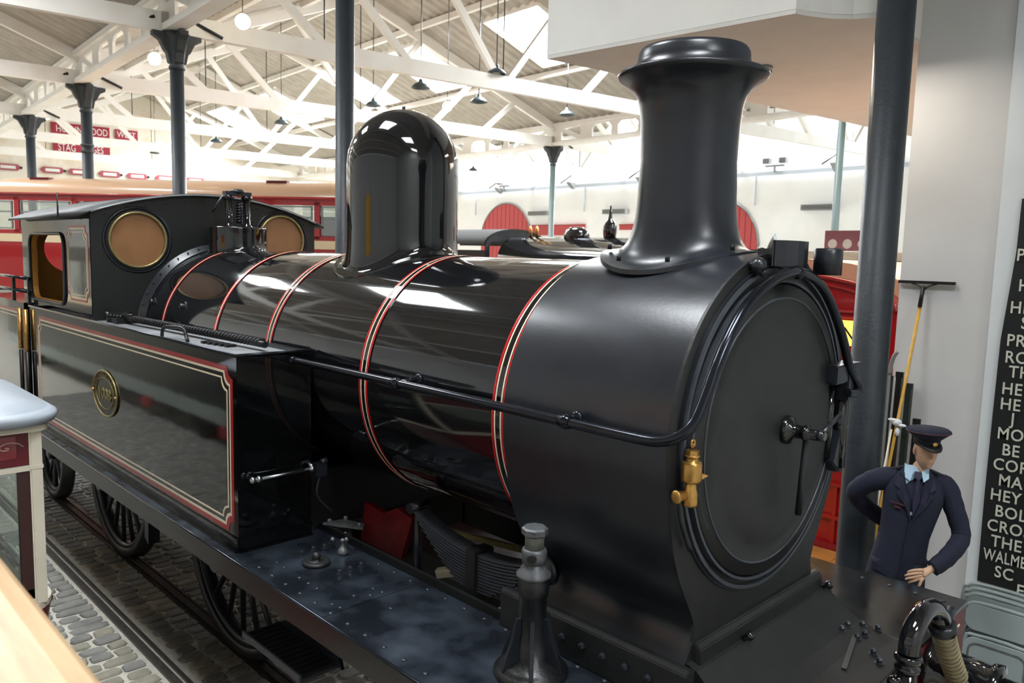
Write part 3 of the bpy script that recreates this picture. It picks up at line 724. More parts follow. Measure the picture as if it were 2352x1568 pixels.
# things on the tank top: gauge, coiled rod, filler and lifting eye
zt = TZ-.03
MB().tube(smoothpath([(-2.62, -1.02, zt+.05), (-1.8, -.965, zt+.05), (-1.0, -.95, zt+.05), (-.30, -.93, zt+.045)], 4), .022, 10).build('conduit', dark, tk)
for k in range(34): pass
cm = MB(); 
for k in range(44):
    x = -2.45+k*.048; y = -1.012+(x+2.62)*.036
    cm.lathe([(.024, -.011), (.031, 0), (.024, .011)], (x, y, zt+.052), (1, .036, 0), 8)
cm.build('coiled_hose', blackt, tk)
m = MB(); m.box((-2.86, -1.10, zt), (-2.60, -.93, zt+.05)); m.tube([(-2.95, -1.04, zt+.06), (-2.5, -1.0, zt+.07)], .02, 8); m.tube([(-2.78, -1.12, zt+.02), (-2.78, -.92, zt+.09)], .016, 8)
for k in range(5): m.ball((-2.82+k*.05, -1.1+k*.01, zt+.06), .016, 8)
m.build('filler_gear', dark, tk, )
MB().tube(smoothpath([(-3.6, -1.10, zt+.12), (-3.25, -1.08, zt+.11), (-2.95, -1.05, zt+.06)], 4), .011, 6).build('cable', greysteel, tk)
MB().tube(smoothpath([(-1.44, -1.16, zt), (-1.43, -1.15, zt+.07), (-1.33, -1.12, zt+.085), (-1.2, -1.10, zt+.08), (-1.14, -1.10, zt+.02), (-1.05, -1.13, zt+.012)], 5), .013, 8).build('lifting_eye', dark, tk)
m = MB()
for k in range(5): m.box((-.95+k*.07, -1.08+k*.01, zt), (-.91+k*.07, -1.02+k*.012, zt+.018))
m.build('tank_clips', dark, tk)
# bracket bar on the tank front
m = MB(); m.tube([(.055, -1.19, 1.685), (.055, -.76, 1.69)], .010, 8)
for y in (-1.20, -1.16, -.80): m.ball((.055, y, 1.687), .022, 10)
m.tube([(0, -1.19, 1.687), (.06, -1.19, 1.687)], .014, 8); m.tube([(0, -.80, 1.72), (.06, -.80, 1.70)], .014, 8)
m.build('front_rail', bright, tk)
m = MB(); m.box((.0, -.78, 1.63), (.07, -.70, 1.71)); m.tube([(.06, -.74, 1.72), (.06, -.70, 1.73)], .02, 8); m.tube(smoothpath([(.05, -.74, 1.63), (.05, -.76, 1.5), (.06, -.66, 1.38)], 4), .008, 6); m.build('cock', satin, tk)
# dark well between the tanks and firebox sides
MB().box((-3.0, -.775, FP), (-.1, .775, 1.62)).build('firebox_side', dark, lo)
# running plate: strips, platform, valance
rp = MB(); th = .02
rp.box((TX, -1.34, FP-th), (2.82, -.69, FP)); rp.box((2.82, -1.34, FP-th), (3.24, .66, FP))
rpo = rp.build('running_plate', deckm, lo)
rp = MB(); rp.box((TX, .66, FP-th), (2.70, 1.38, FP)); rp.box((2.70, .66, FP-th), (3.24, 1.42, FP)); rp.build('far_running_plate', deckg, lo)
MB().box((TX-.2, -1.338, FP-.145), (3.22, -1.322, FP-th-.001)).build('valance', mat('valance_floor_tint', '#2d2b28', .3, coat=.2, bump=.03, bscale=5), lo); MB().box((TX-.2, 1.33, FP-.115), (3.22, 1.346, FP-th-.001)).build('valance', satin, lo)  # near valance: the floor's reflection is mixed into its base colour
MB().tube([(TX, -1.342, FP-.006), (3.24, -1.342, FP-.006)], .008, 6).build('plate_edge', steel, rpo)
MB().box((1.06, -1.335, FP+.0005), (1.075, -.70, FP+.003)).build('plate_seam', deckm, rpo)
rivs = [(.29+.155*k, -1.28) for k in range(17)]+[(.29, -1.17), (.38, -1.17), (.57, -1.18), (.67, -1.18), (.76, -1.18), (.98, -1.22), (.97, -1.08), (1.04, -1.21), (.96, -.95), (1.03, -.94), (1.22, -1.02), (1.02, -1.01)]+[(.70+.155*k, -.735) for k in range(13)]
rb_ = MB().ball((0, 0, 0), .0125, 10, (1, 1, .55)); r0 = None
for x, y in rivs+[(2.87, 1.30), (3.01, 1.30), (3.15, 1.31), (2.72, 1.29), (3.18, .28), (3.14, .12)]:
    m4 = Matrix.Translation((x, y, FP+.001))
    if r0 is None: r0 = rb_.build('rivet', boltm, rpo, local=True); r0.matrix_local = m4
    else: share('rivet', r0, rpo, m4)
nb = MB().lathe([(.022, 0), (.022, .005), (.015, .006), (.015, .02), (.009, .028)], (0, 0, 0), (0, 0, 1), 6, smooth=False); n0 = None
for x, y, z in [(.67, -.98, FP), (.67, -.91, FP), (.66, -.83, FP), (.26, -.91, FP), (.27, -.84, FP), (.28, -1.0, FP), (2.98, .63, FP), (3.0, .56, 1.28), (3.06, .60, 1.27), (2.96, .48, 1.29), (2.96, .41, 1.29), (3.03, .42, 1.272), (3.04, .49, 1.27), (3.13, .36, 1.258), (3.18, .30, 1.254)]:
    m4 = Matrix.Translation((x, y, z))
    if n0 is None: n0 = nb.build('nut', boltm, rpo, local=True); n0.matrix_local = m4
    else: share('nut', n0, rpo, m4)
m = MB(); m.lathe([(.078, 0), (.082, .006), (.082, .018), (.074, .024), (.06, .022), (.024, .022), (.022, .036), (.028, .048), (.020, .066), (.004, .072)], (.455, -1.005, FP), (0, 0, 1), 32); m.build('sand_box_lid', matte, lo)
m = MB(); m.lathe([(.030, 0), (.032, .02), (.022, .04), (.012, .05), (.012, .085), (.018, .09), (.006, .10)], (.43, -.81, FP), (0, 0, 1), 16); m.build('oil_cup', greysteel, lo)
for x, y in ((.30, -.80), (.36, -.74)):
    MB().lathe([(.012, 0), (.012, .05), (.018, .055), (.005, .07)], (x, y, FP), (0, 0, 1), 10).build('oil_cup', greysteel, lo)
# frames, spring, motion seen through the opening
for y in (-.40, .60):
    MB().box((-.05, y-.012, .70), (1.75, y+.012, FP+.0 if y < 0 else FP+.055)).build('frame_plate', dark, lo)
MB().box((-.05, -.69, FP-.02), (2.0, -.665, FP+.045)).build('plate_upstand', dark, lo)
sp = MB()
for k in range(12):
    f = 1-k*.065; pts = []
    for q in range(13):
        u = -1+2*q/12; x = 1.385+.54*u*f; pts.append((x, -.555, 1.475+.105*(u*f)**2-k*.0175))
    vs = []; 
    for p in pts: vs += [(p[0], -.605, p[2]), (p[0], -.505, p[2]), (p[0], -.505, p[2]-.0115), (p[0], -.605, p[2]-.0115)]
    lf = MB(); fs = []
    for q in range(12):
        a = q*4; fs += [(a, a+1, a+5, a+4), (a+1, a+2, a+6, a+5), (a+2, a+3, a+7, a+6), (a+3, a, a+4, a+7)]
    fs += [(0, 3, 2, 1), (48, 49, 50, 51)]
    lf.add(vs, fs)
    if k == 0: spg = lf.build('leaf_spring', strip, lo)
    else: lf.build('spring_leaf', strip, spg)
MB().box((1.345, -.625, 1.245), (1.425, -.485, 1.495)).build('spring_buckle', matte, spg, bevel=.004)
for x in (.84, 1.93):
    m = MB(); m.tube([(x, -.62, 1.585), (x, -.49, 1.585)], .032, 12); m.tube([(x, -.555, 1.585), (x, -.555, 1.10)], .022, 8); m.build('spring_hanger', satin, spg)
MB().lathe([(.075, 0), (.075, .03), (.05, .04)], (1.95, -.625, 1.57), (0, -1, 0), 24).build('hanger_boss', satin, spg)
m = MB(); m.prism([(.10, 1.15), (.55, 1.15), (.66, 1.44), (.50, 1.47), (.36, 1.40), (.14, 1.42)], -.46, -.42, M3((1, 0, 0), (0, 0, 1), (0, 1, 0))); m.build('motion_plate', mat('motion_red', '#6a0e13', .4, var=.3, scale=9), lo)
MB().box((.2, -.34, .8), (1.7, .34, 1.12)).build('inside_cylinder_block', mat('dark_maroon_iron', '#24090b', .5, var=.4, scale=8), lo, bevel=.01)
MB().beam((.62, -.3, 1.35), (1.72, -.28, 1.46), .03, .03).build('valve_rod', oldbrass, lo)
MB().beam((1.0, -.40, 1.22), (1.72, -.40, 1.24), .10, .10).build('slide_bar', greysteel, lo)
MB().beam((.96, -.50, 1.20), (1.06, -.44, 1.23), .05, .05).build('packing_block', creampost, lo); MB().beam((1.56, -.56, 1.20), (1.61, -.55, 1.22), .04, .04).build('packing_block', creampost, lo)
for (x, y, z) in ((.05, -.60, 1.29), (.22, -.60, 1.29)):
    pass
m = MB(); m.prism([(.02, -.70), (.27, -.56), (.20, -.50), (.04, -.56)], 1.285, 1.30); 
for x, y in ((.05, -.67), (.24, -.565), (.07, -.56)): m.lathe([(.016, 0), (.016, .02), (.009, .028)], (x, y, 1.30), (0, 0, 1), 6, smooth=False)
m.build('bracket_plate', greysteel, lo)
# wheels
def wheel(x, y, r, ns, name, axle=True):
    wz = r; s = -1 if y < 0 else 1
    t = MB(); k = r/.8635
    t.hoop([(r-.075, -.065), (r+.028, -.065), (r+.028, -.035), (r+.004, -.025), (r, .065), (r-.07, .065), (r-.075, .05)], (x, y, wz), (0, s, 0), 56)
    wo = t.build(name, mat('wheel_tyre', '#3b3c3d', .35, metal=.5), lo)
    h = MB(); h.lathe([(.13*k, -.06), (.13*k, .075), (.10*k, .085), (.07*k, .09)], (x, y, wz), (0, s, 0), 28); h.build('hub', satin, wo)
    rim = MB(); P = [(r-.115, -.045), (r-.115, .045), (r-.07, .05), (r-.07, -.05)]; nn = 56
    vs = [(x+a*math.cos(2*pi*q/nn), y+s*b_, wz+a*math.sin(2*pi*q/nn)) for a, b_ in P for q in range(nn)]
    rim.add(vs, [(i*nn+q, i*nn+(q+1) % nn, ((i+1) % 4)*nn+(q+1) % nn, ((i+1) % 4)*nn+q) for i in range(4) for q in range(nn)], True); rim.build('rim', satin, wo)
    s0 = None
    for q in range(ns):
        a = 2*pi*(q+.5)/ns
        if s0 is None:
            m = MB(); m.tube([(.11*k, 0, 0), (.2*k, 0, 0), (r-.10, 0, 0)], [.034, .026, .021], 8); s0 = m.build('spoke', satin, wo, local=True); o_ = s0
        else: o_ = share('spoke', s0, wo, Matrix())
        o_.matrix_local = Matrix.Translation((x, y, wz)) @ Matrix.Rotation(-a, 4, 'Y')
    return wo
for x in (-3.73, -1.09):
    for y in (-.80, .80): wheel(x, y*.9125, .8635, 18, 'driving_wheel')
    MB().tube([(x, -.8, .8635), (x, .8, .8635)], .09, 14).build('axle', dark, lo)
for x in (-6.12, 1.30):
    for y in (-.80, .80): wheel(x, y*.9125, .555, 10, 'carrying_wheel')
    MB().tube([(x, -.8, .555), (x, .8, .555)], .07, 14).build('axle', dark, lo)
for x in (-2.68, -.02):
    m = MB(); m.beam((x, -.82, 1.1), (x-.05, -.82, .42), .05, .05, Vector((0, 1, 0))); m.prism([(x-.10, .45), (x-.01, .40), (x+.02, .95), (x-.05, .98)], -.86, -.76, M3((1, 0, 0), (0, 0, 1), (0, 1, 0))); m.build('brake_hanger', satin, lo)
m = MB(); m.beam((-3.73, -.93, .78), (-1.09, -.93, .78), .05, .11); 
for x in (-3.73, -1.09): m.lathe([(.10, -.03), (.10, .03)], (x, -.93, .78), (0, -1, 0), 20)
m.build('coupling_rod', satin, lo)
MB().box((-4.9, -.60, .62), (-.05, -.575, FP-.02)).build('main_frame', dark, lo); MB().box((-4.9, .575, .62), (-.05, .60, FP-.02)).build('main_frame', dark, lo)
MB().box((1.9, -.62, .6), (3.2, .60, 1.23)).build('front_frame', dark, lo)
MB().box((-3.0, -.55, .5), (-1.6, .55, 1.2)).build('ashpan', dark, lo)
# footstep below the valance
m = MB(); m.prism([(.02, .70), (.75, .70), (.60, 1.12), (.10, 1.12)], -1.02, -1.0, M3((1, 0, 0), (0, 0, 1), (0, 1, 0))); st = m.build('step_plate', satin, lo)
m = MB(); m.box((.02, -1.26, .70), (.72, -1.0, .725)); m.box((.02, -1.265, .70), (.72, -1.25, .75)); m.build('step_tread', strip, st, bevel=.004)
m = MB()
for k in range(12): m.box((.05+k*.055, -1.24, .7255), (.075+k*.055, -1.03, .732))
m.build('tread_ribs', satin, st)
m = MB(); m.box((1.05, -1.0, .35), (1.55, -.90, .75)); m.tube([(1.1, -.95, .55), (1.5, -.95, .55)], .12, 14); m.build('axlebox', mat('dusty_grey_iron', '#60625f', .6, var=.2, scale=10), lo, bevel=.01)

# ------------------------------------------------------------------ cab, bunker, front end (parts of the engine)
CX, CXR, CYN, CYF = -3.0, -5.28, -1.165, 1.00
def cabtop(y): # roof curve
    u = (y-(CYN+CYF)/2)/((CYF-CYN)/2); return 3.345+.205*(1-u*u)
ys = [CYN+(CYF-CYN)*k/24 for k in range(25)]
outl = [(CYN, 2.0), (CYF, 2.0)]+[(y, cabtop(y)) for y in reversed(ys)]
h1 = circ(-.775, 3.125, .245); h2 = circ(.62, 3.165, .245)
vs, fs = from_curve([outl, h1, h2], .012, M3((0, 1, 0), (0, 0, 1), (1, 0, 0), (CX, 0, 0)))
cab = MB().add(vs, fs).build('cab_front', mat('cab_front_black', '#090c0b', .5, var=.3, scale=4), lo)
for (y, z) in ((-.775, 3.125), (.62, 3.165)):
    MB().hoop([(.232, .0), (.232, .022), (.242, .028), (.252, .022), (.254, 0)], (CX+.006, y, z), (1, 0, 0), 48).build('porthole_frame', oldbrass, cab)
    MB().lathe([(.236, 0), (.236, .006)], (CX, y, z), (1, 0, 0), 48).build('porthole_glass', tand, cab)  # opaque pane; lit tan interior and reflection put into its colour
    MB().hoop([(.27, .006), (.285, .012), (.30, .006)], (CX, y, z), (1, 0, 0), 48).build('porthole_surround', satin, cab)
def rrect(x0, z0, x1, z1, r, n=5):
    P = []
    for cx_, cz_, a in ((x1-r, z0+r, -90), (x1-r, z1-r, 0), (x0+r, z1-r, 90), (x0+r, z0+r, 180)):
        P += [(cx_+r*math.cos(math.radians(a+90*k/n)), cz_+r*math.sin(math.radians(a+90*k/n))) for k in range(n+1)]
    return P
for y, nm in ((CYN, 'near'), (CYF, 'far')):
    vs, fs = from_curve([[(CXR, 2.44), (CX, 2.44), (CX, 3.35), (CXR, 3.35)], rrect(-4.97, 2.50, -3.76, 3.17, .12)], .012, M3((1, 0, 0), (0, 0, 1), (0, -1, 0), (0, y, 0)))
    sd = MB().add(vs, fs).build('cab_side', glossf, lo)
    if nm == 'near':
        a = rrect(-4.97, 2.50, -3.76, 3.17, .12); pts = [(x, y-.012, z) for x, z in a]
        MB().tube(pts, .014, 6, closed=True).build('opening_bead', satin, sd)
        vs, fs = from_curve([a, rrect(-4.955, 2.515, -3.775, 3.155, .11)], .05, M3((1, 0, 0), (0, 0, 1), (0, -1, 0), (0, y+.03, 0))); MB().add(vs, fs).build('opening_reveal', tan, sd)
        lining(y-.0075, -3.67, -3.045, 2.56, 3.24, sd, .002, ((0, .02, mat('lining_pale_red', '#a34a4a', .3), 'red_lining'), (.021, .032, creamm, 'cream_lining'), (.055, .062, creamm, 'cream_lining')))
    else:
        pass
# tan inside of the cab
m = MB(); vs, fs = from_curve([[(CYN+.02, 2.0), (CYF-.02, 2.0)]+[(y, cabtop(y)-.02) for y in reversed(ys[1:-1])], circ(-.72, 3.02, .26), circ(.6, 3.02, .26)], .012, M3((0, 1, 0), (0, 0, 1), (1, 0, 0), (CXR+.05, 0, 0)))
m.add(vs, fs).build('cab_rear', tan, lo)
vs, fs = from_curve([[(CYN+.02, 1.3), (CYF-.02, 1.3)]+[(y, cabtop(y)-.02) for y in reversed(ys[1:-1])], h1, h2], .006, M3((0, 1, 0), (0, 0, 1), (1, 0, 0), (CX-.013, 0, 0)))
MB().add(vs, fs).build('cab_lining_sheet', tan, lo)
MB().box((CXR, CYN+.02, 1.25), (CX, CYF-.02, 1.30)).build('cab_floor', tan, lo)
b = MB(); vs = []
for x in (CXR-.12, CX+.035):
    for y in [CYN-.10]+ys+[CYF+.10]:
        z = cabtop(min(max(y, CYN), CYF))-(.045 if y < CYN or y > CYF else 0); vs += [(x, y, z+.004)]
nn = len(ys)+2
vs += [(x, y, z+.022) for x, y, z in vs]
b.add(vs, [(i, i+1, nn+i+1, nn+i) for i in range(nn-1)]+[(2*nn+i, 3*nn+i, 3*nn+i+1, 2*nn+i+1) for i in range(nn-1)]+[(i, 2*nn+i, 2*nn+i+1, i+1) for i in range(nn-1)]+[(nn+i, nn+i+1, 3*nn+i+1, 3*nn+i) for i in range(nn-1)]+[(0, nn, 3*nn, 2*nn), (nn-1, 3*nn-1, 4*nn-1, 2*nn-1)], True)
rf = b.build('cab_roof', matte, lo)
MB().tube([(CX+.035, y, cabtop(min(max(y, CYN), CYF))+.012) for y in ys], .009, 6).build('roof_edge_glint', silver, rf)  # pale strip painted as light catching the roof's front edge
MB().tube([(-3.555, CYN-.10, 3.30), (-3.555, CYN-.10, 3.53)], .008, 6).build('lamp_iron', satin, rf)
for k in range(12):
    y = CYN+.12+(CYF-CYN-.24)*k/11; MB().ball((CX+.008, y, cabtop(y)-.05), .009, 8).build('roof_rivet', satin, cab)
# cab doorway handrails and bunker
for x in (-4.69, -4.93):
    MB().tube([(x, -1.30, 2.40), (x, -1.30, 1.98)], .022, 10).build('door_handrail', brass, lo)
    MB().tube([(x, -1.30, 1.97), (x, -1.30, 1.30)], .020, 10).build('door_handrail', dark, lo)
MB().box((-5.0, -1.16, 1.25), (-4.6, -1.14, 2.44)).build('cab_door', dark, lo)
bk = MB().box((-7.0, -1.24, FP), (-5.02, 1.24, 2.45)).build('bunker', glossf, lo)
lining(-1.2415, -6.9, -5.08, 1.337, 2.366, bk, .002, LC)
for z in (2.56, 2.70):
    for y in (-1.2, 1.2): MB().tube([(-7.0, y, z), (-4.9, y, z)], .016, 8).build('coal_rail', steel, bk)
for x in (-5.6, -4.95): MB().beam((x, -1.2, 2.44), (x, -1.2, 2.71), .03, .03).build('rail_post', dark, bk)
MB().box((-7.2, -1.34, FP-.02), (TX, 1.36, FP)).build('rear_running_plate', deckm, lo)
# buffer beam, buffers
m = MB(); m.box((3.20, -1.34, .80), (3.238, 1.40, FP-.001)); bb = m.build('buffer_beam', frame_red, lo)
MB().box((3.236, .10, 1.13), (3.243, 1.30, 1.14)).build('beam_cream_line', creamm, bb)
m = MB(); m.box((3.238, -.02, .93), (3.243, 0, 1.14)); 
for t_, y_ in (('10', .42),):
    vs, fs = text_geo(t_, .16, .002, M3((0, 1, 0), (0, 0, 1), (1, 0, 0), (3.242, y_-.18, .95))); MB().add(vs, fs).build('beam_number', creamm, bb)
for y in (-.86, .86):
    m = MB(); m.lathe([(.17, 0), (.17, .03), (.125, .05), (.115, .26), (.13, .27), (.13, .31), (.09, .32)], (3.24, y, 1.05), (1, 0, 0), 32); bf = m.build('buffer_housing', gloss, lo)
    MB().lathe([(.075, .3), (.075, .42), (.09, .43), (.20, .46), (.21, .475), (.20, .49), (.05, .50)], (3.24, y, 1.05), (1, 0, 0), 36).build('buffer_head', steel, bf)
# vacuum pipe and hose in front of the buffer beam
vp = MB().tube([(3.35, .13, .9), (3.35, .13, 1.36)], .040, 16).build('vacuum_pipe', gloss, lo)
m = MB(); m.lathe([(.044, 1.355), (.052, 1.36), (.052, 1.375), (.042, 1.38), (.042, 1.40), (.056, 1.405), (.056, 1.425), (.045, 1.43)], (3.35, .13, 0), n=20); m.build('pipe_collar', gloss, vp)
m = MB(); m.tube([(3.31, .05, 1.315), (3.36, .17, 1.33)], .016, 8); m.ball((3.32, .06, 1.32), .026, 10); m.build('clip_bolt', gloss, vp)
arc = smoothpath([(3.35, .13, 1.43), (3.35, .145, 1.50), (3.352, .21, 1.555), (3.355, .30, 1.575), (3.36, .40, 1.55), (3.362, .485, 1.48), (3.365, .52, 1.425)], 6)
MB().tube(arc, .044, 18).build('swan_neck', gloss, vp)
m = MB(); m.lathe([(.05, -.012), (.062, 0), (.062, .035), (.052, .045)], (3.365, .515, 1.44), (.02, .42, -1), 20); m.tube([(3.365, .56, 1.43), (3.365, .64, 1.475)], .024, 10); m.build('hose_clip', satin, vp)
hp2 = smoothpath([(3.367, .535, 1.40), (3.375, .62, 1.27), (3.385, .74, 1.12), (3.40, .87, .97), (3.42, .98, .80)], 6)
MB().tube(hp2, .044, 18).build('vacuum_hose', hosem, vp)
m = MB()
P = hp2; 
for k in range(0, len(P)-1):
    for u in (0,):
        p = P[k].lerp(P[k+1], u); d = (P[k+1]-P[k]).normalized()
        if k < 2: continue
        m.hoop([(.043, -.0085), (.052, -.004), (.052, .004), (.043, .0085)], p, d, 18)
m.build('hose_ribs', hosem, vp, kind='stuff')

# lifting jack standing on the running plate
jk = thing('screw_jack', 'cast iron screw jack with grey screw head standing on the running plate', 'jack', (2.14, -.925, FP))
jx, jy = 2.14, -.925
MB().lathe([(.158, 0), (.165, .006), (.165, .028), (.150, .036), (.142, .05), (.135, .062), (.075, .085), (.068, .20), (.062, .23), (.062, .40), (.068, .41), (.070, .43), (.070, .50), (.066, .505)], (jx, jy, FP), n=40).build('jack_body', mat('jack_black', '#131415', .35, var=.3, scale=20, bump=.1, bscale=60), jk)
for k in range(6):
    a = pi/3*k+.25; d = Vector((math.cos(a), math.sin(a), 0)); mm = M3(d, (0, 0, 1), d.cross(Vector((0, 0, 1))), (jx, jy, FP))
    MB().prism([(.04, .03), (.150, .045), (.135, .10), (.105, .18), (.082, .30), (.04, .30)], -.009, .009, mm).build('base_rib', satin, jk)
MB().lathe([(.070, .50), (.076, .505), (.076, .52), (.060, .535), (.058, .55), (.048, .56), (.046, .58)], (jx, jy, FP), n=32).build('jack_collar', jackg, jk)
m = MB(); m.lathe([(.046, .575), (.054, .58), (.056, .60), (.056, .632), (.052, .645), (.046, .648)], (jx, jy, FP), n=32); jb = m.build('bar_socket', jackg, jk)
va = Vector((.55, -.83, 0)).normalized(); MB().lathe([(.021, 0), (.021, .012)], Vector((jx, jy, FP+.613))+va*.050, va, 20).build('bar_hole', blackt, jb)
MB().lathe([(.042, .645), (.042, .70), (.044, .705), (.046, .715)], (jx, jy, FP), n=24).build('jack_screw', mat('weathered_grey', '#6f7168', .6, var=.3, scale=25), jk)
MB().lathe([(.050, .712), (.059, .722), (.059, .748), (.050, .756)], (jx, jy, FP), n=8, smooth=False).build('jack_head', jackg, jk)

for o_ in list(jk.children)+[c2 for c1 in jk.children for c2 in c1.children]:
    for v in o_.data.vertices: v.co.z *= .885
# ------------------------------------------------------------------ pendant lamps and globe lights in the roof
def lamp(x, y, z, lab, grp=None):
    t = thing('pendant_lamp', lab, 'lamp', (x, y, z), group=grp)
    MB().lathe([(.03, .22), (.05, .2), (.06, .14), (.15, .10), (.22, .03), (.235, 0), (.22, 0), (.14, .07), (.03, .1)], (x, y, z-.1), n=24).build('lamp_shade', lampm, t)
    MB().tube([(x, y, z+.1), (x, y, roof_z(x, y)+.01)], .012, 6).build('lamp_rod', dark, t)
    return t
LP = [(-9.12, 9.3, 7.3, 'dark pendant lamp beside the raised office corner'), (-14.69, 9.73, 7.3, 'dark pendant lamp just right of the tall column behind the dome'), (-19.8, 9.62, 7.3, 'dark pendant lamp above the safety valves'),
      (-26.07, 10.19, 7.3, 'dark pendant lamp right of the column behind the cab'), (-32.2, 10.1, 7.3, 'small distant pendant lamp left of the column behind the cab'), (-25.0, 22.7, 7.3, 'tiny far pendant lamp just right of the dome top'),
      (-11.3, 8.8, 7.2, 'pendant lamp whose shade hangs just below the nearest beam, left one'), (-11.5, 10.9, 7.2, 'pendant lamp under the nearest beam, middle of three'), (-10.9, 13.75, 7.2, 'pendant lamp under the nearest beam beside the chimney')]
for a in LP: lamp(*a)
for (x, y, z, lab) in ((-9.03, 3.14, 7.0, 'glowing globe light by the nearest column capital'), (-13.07, 3.12, 7.0, 'glowing globe light between the first two capitals'), (-23.3, 3.62, 7.0, 'glowing globe light by the leftmost capital'), (-12.2, 10.4, 7.0, 'glowing globe light right of the dome top')):
    t = thing('globe_light', lab, 'light', (x, y, z)); MB().ball((x, y, z), .13, 16).build('globe', bulb, t); MB().tube([(x, y, z+.12), (x, y, roof_z(x, y)+.01)], .008, 6).build('cord', dark, t)

# ------------------------------------------------------------------ double deck bus beyond the cab
bl = 9.4; bo = Vector((-8.75, 5.95, 0)); bd = Vector((-.785, -.62, 0)).normalized()
bn = Vector((bd.y, -bd.x, 0))                         # towards the camera side
if bn.dot(Vector((4.4, -3.3, 0))-bo) < 0: bn = -bn
bus = thing('double_deck_bus', 'red double deck bus with cream roof and cream band behind the engine cab', 'bus', bo)
BM = M3(bd, bn, (0, 0, 1), bo)                          # local (along, towards camera, up)
def bsec(z0, z1, ins=0): return [(0+ins, -2.3+ins), (bl-ins, -2.3+ins), (bl-ins, 0-ins), (0+ins, 0-ins)]
MB().prism(bsec(0, 0), .35, 1.32, BM).build('lower_panels', busred, bus); MB().prism(bsec(0, 0), 2.1, 3.12, BM).build('middle_panels', busred, bus)
MB().prism(bsec(0, 0, -.006), 3.10, 3.27, BM).build('cream_band', buscream, bus)
MB().prism(bsec(0, 0, .12), 1.3, 2.12, BM).build('lower_interior', mat('bus_interior', '#6f6258', .7), bus)
MB().prism(bsec(0, 0), 3.27, 3.36, BM).build('sill_rail', busred, bus)
MB().prism(bsec(0, 0), 3.98, 4.10, BM).build('cant_rail', busred, bus)
# domed roof
nu, nv = 40, 16; vs = []
for i in range(nu+1):
    for k in range(nv+1):
        a = pi*k/nv; y = -1.15+1.16*math.cos(a)*(1 if 1 else 0); u = i/nu
        e = min(u, 1-u)*bl; f = min(1, e/1.0); f = math.sqrt(max(0, 1-(1-f)**2))
        ff = math.sin(a)**.75 if math.sin(a) > 0 else 0
        vs.append(BM @ Vector((u*bl, y, 4.10+.44*ff*(.15+.85*f))))
MB().add(vs, [(i*(nv+1)+k, i*(nv+1)+k+1, (i+1)*(nv+1)+k+1, (i+1)*(nv+1)+k) for i in range(nu) for k in range(nv)], True).build('roof', mat('bus_roof', '#d3ab8a', .3, coat=.4), bus)
MB().tube([BM @ Vector((0.1, .015, 4.12)), BM @ Vector((bl-.1, .015, 4.12))], .03, 8).build('gutter', busred, bus)
wp = 1.34
for k in range(7):
    x0 = .08+k*wp
    MB().prism([(x0-.07, 0), (x0+.05, 0), (x0+.05, -.12), (x0-.07, -.12)], 3.3, 4.05, BM).build('window_pillar', busred, bus)
    fr = MB(); X0, X1 = x0+.09, x0+wp-.10
    for (a, b_, c_, d_) in ((X0, X0+.03, 3.37, 3.97), (X1-.03, X1, 3.37, 3.97)): fr.prism([(a, .004), (b_, .004), (b_, -.03), (a, -.03)], c_, d_, BM)
    for c_ in (3.37, 3.72, 3.94): fr.prism([(X0, .004), (X1, .004), (X1, -.03), (X0, -.03)], c_, c_+.03, BM)
    f_ = fr.build('window_frame', silver, bus)
    MB().prism([(X0, -.012), (X1, -.012), (X1, -.02), (X0, -.02)], 3.37, 3.97, BM).build('window_pane', clear, f_)
    MB().prism([(x0+.1, -2.29), (x0+wp-.12, -2.29), (x0+wp-.12, -2.28), (x0+.1, -2.28)], 3.37, 3.97, BM).build('far_window', clear, bus)
    MB().prism([(x0+.03, .003), (x0+wp-.12, .003), (x0+wp-.12, -.02), (x0+.03, -.02)], 1.36, 2.05, BM).build('lower_window', glassw, bus)
for k in range(4):
    MB().prism([(1.0+k*2.0, -.5), (1.5+k*2, -.5), (1.5+k*2, -.9), (1.0+k*2, -.9)], 3.3, 3.78, BM).build('seat_back', mat('bus_seat', '#87685c', .8), bus)
for x in (2.2, 7.6): MB().prism([(x, -.35), (x+.45, -.35), (x+.45, -.5), (x, -.5)], 4.40, 4.50, BM).build('roof_vent', maroon, bus)
for x in (1.6, 7.4):
    for y in (.0, -2.05): MB().lathe([(.30, 0), (.48, 0), (.48, .22), (.3, .22)], BM @ Vector((x, y-.24, .48)), bn, 28).build('wheel', blackt, bus)

# ------------------------------------------------------------------ red bus end under the raised office
rb = thing('red_bus_front', 'red arched bus front with lit yellow destination sign beside the smokebox', 'bus', (.2, 4.85, 0))
def arch(w, z0, z1, x0=.35, rise=.34, n=14):
    return [(x0-w, z0), (x0+w, z0)]+[(x0+w*math.cos(pi*k/n), z1-rise+rise*math.sin(pi*k/n)) for k in range(n+1)]
MB().prism(arch(1.22, .06, 2.96), -5.1, -4.86, M3((1, 0, 0), (0, 0, 1), (0, -1, 0))).build('front_panel', busred, rb)
MB().prism(arch(1.20, 2.3, 3.12, x0=.45, rise=.42), -9.0, -5.1, M3((1, 0, 0), (0, 0, 1), (0, -1, 0))).build('domed_roof', mat('cream_dome', '#d9b294', .4, var=.05, scale=4), rb)
MB().box((-.75, 5.1, .3), (1.55, 9.0, 2.4)).build('body', busred, rb)
a = arch(1.20, 2.8, 2.955)[2:]
MB().tube([(x, 4.845, z) for x, z in a], .02, 8).build('arch_moulding', busred, rb)
MB().tube([(x*.97, 4.845, z-.07) for x, z in a], .014, 8).build('arch_moulding', busred, rb)
sg = MB().box((-.3, 4.825, 2.23), (1.30, 4.86, 2.49)).build('destination_box', signlit, rb)
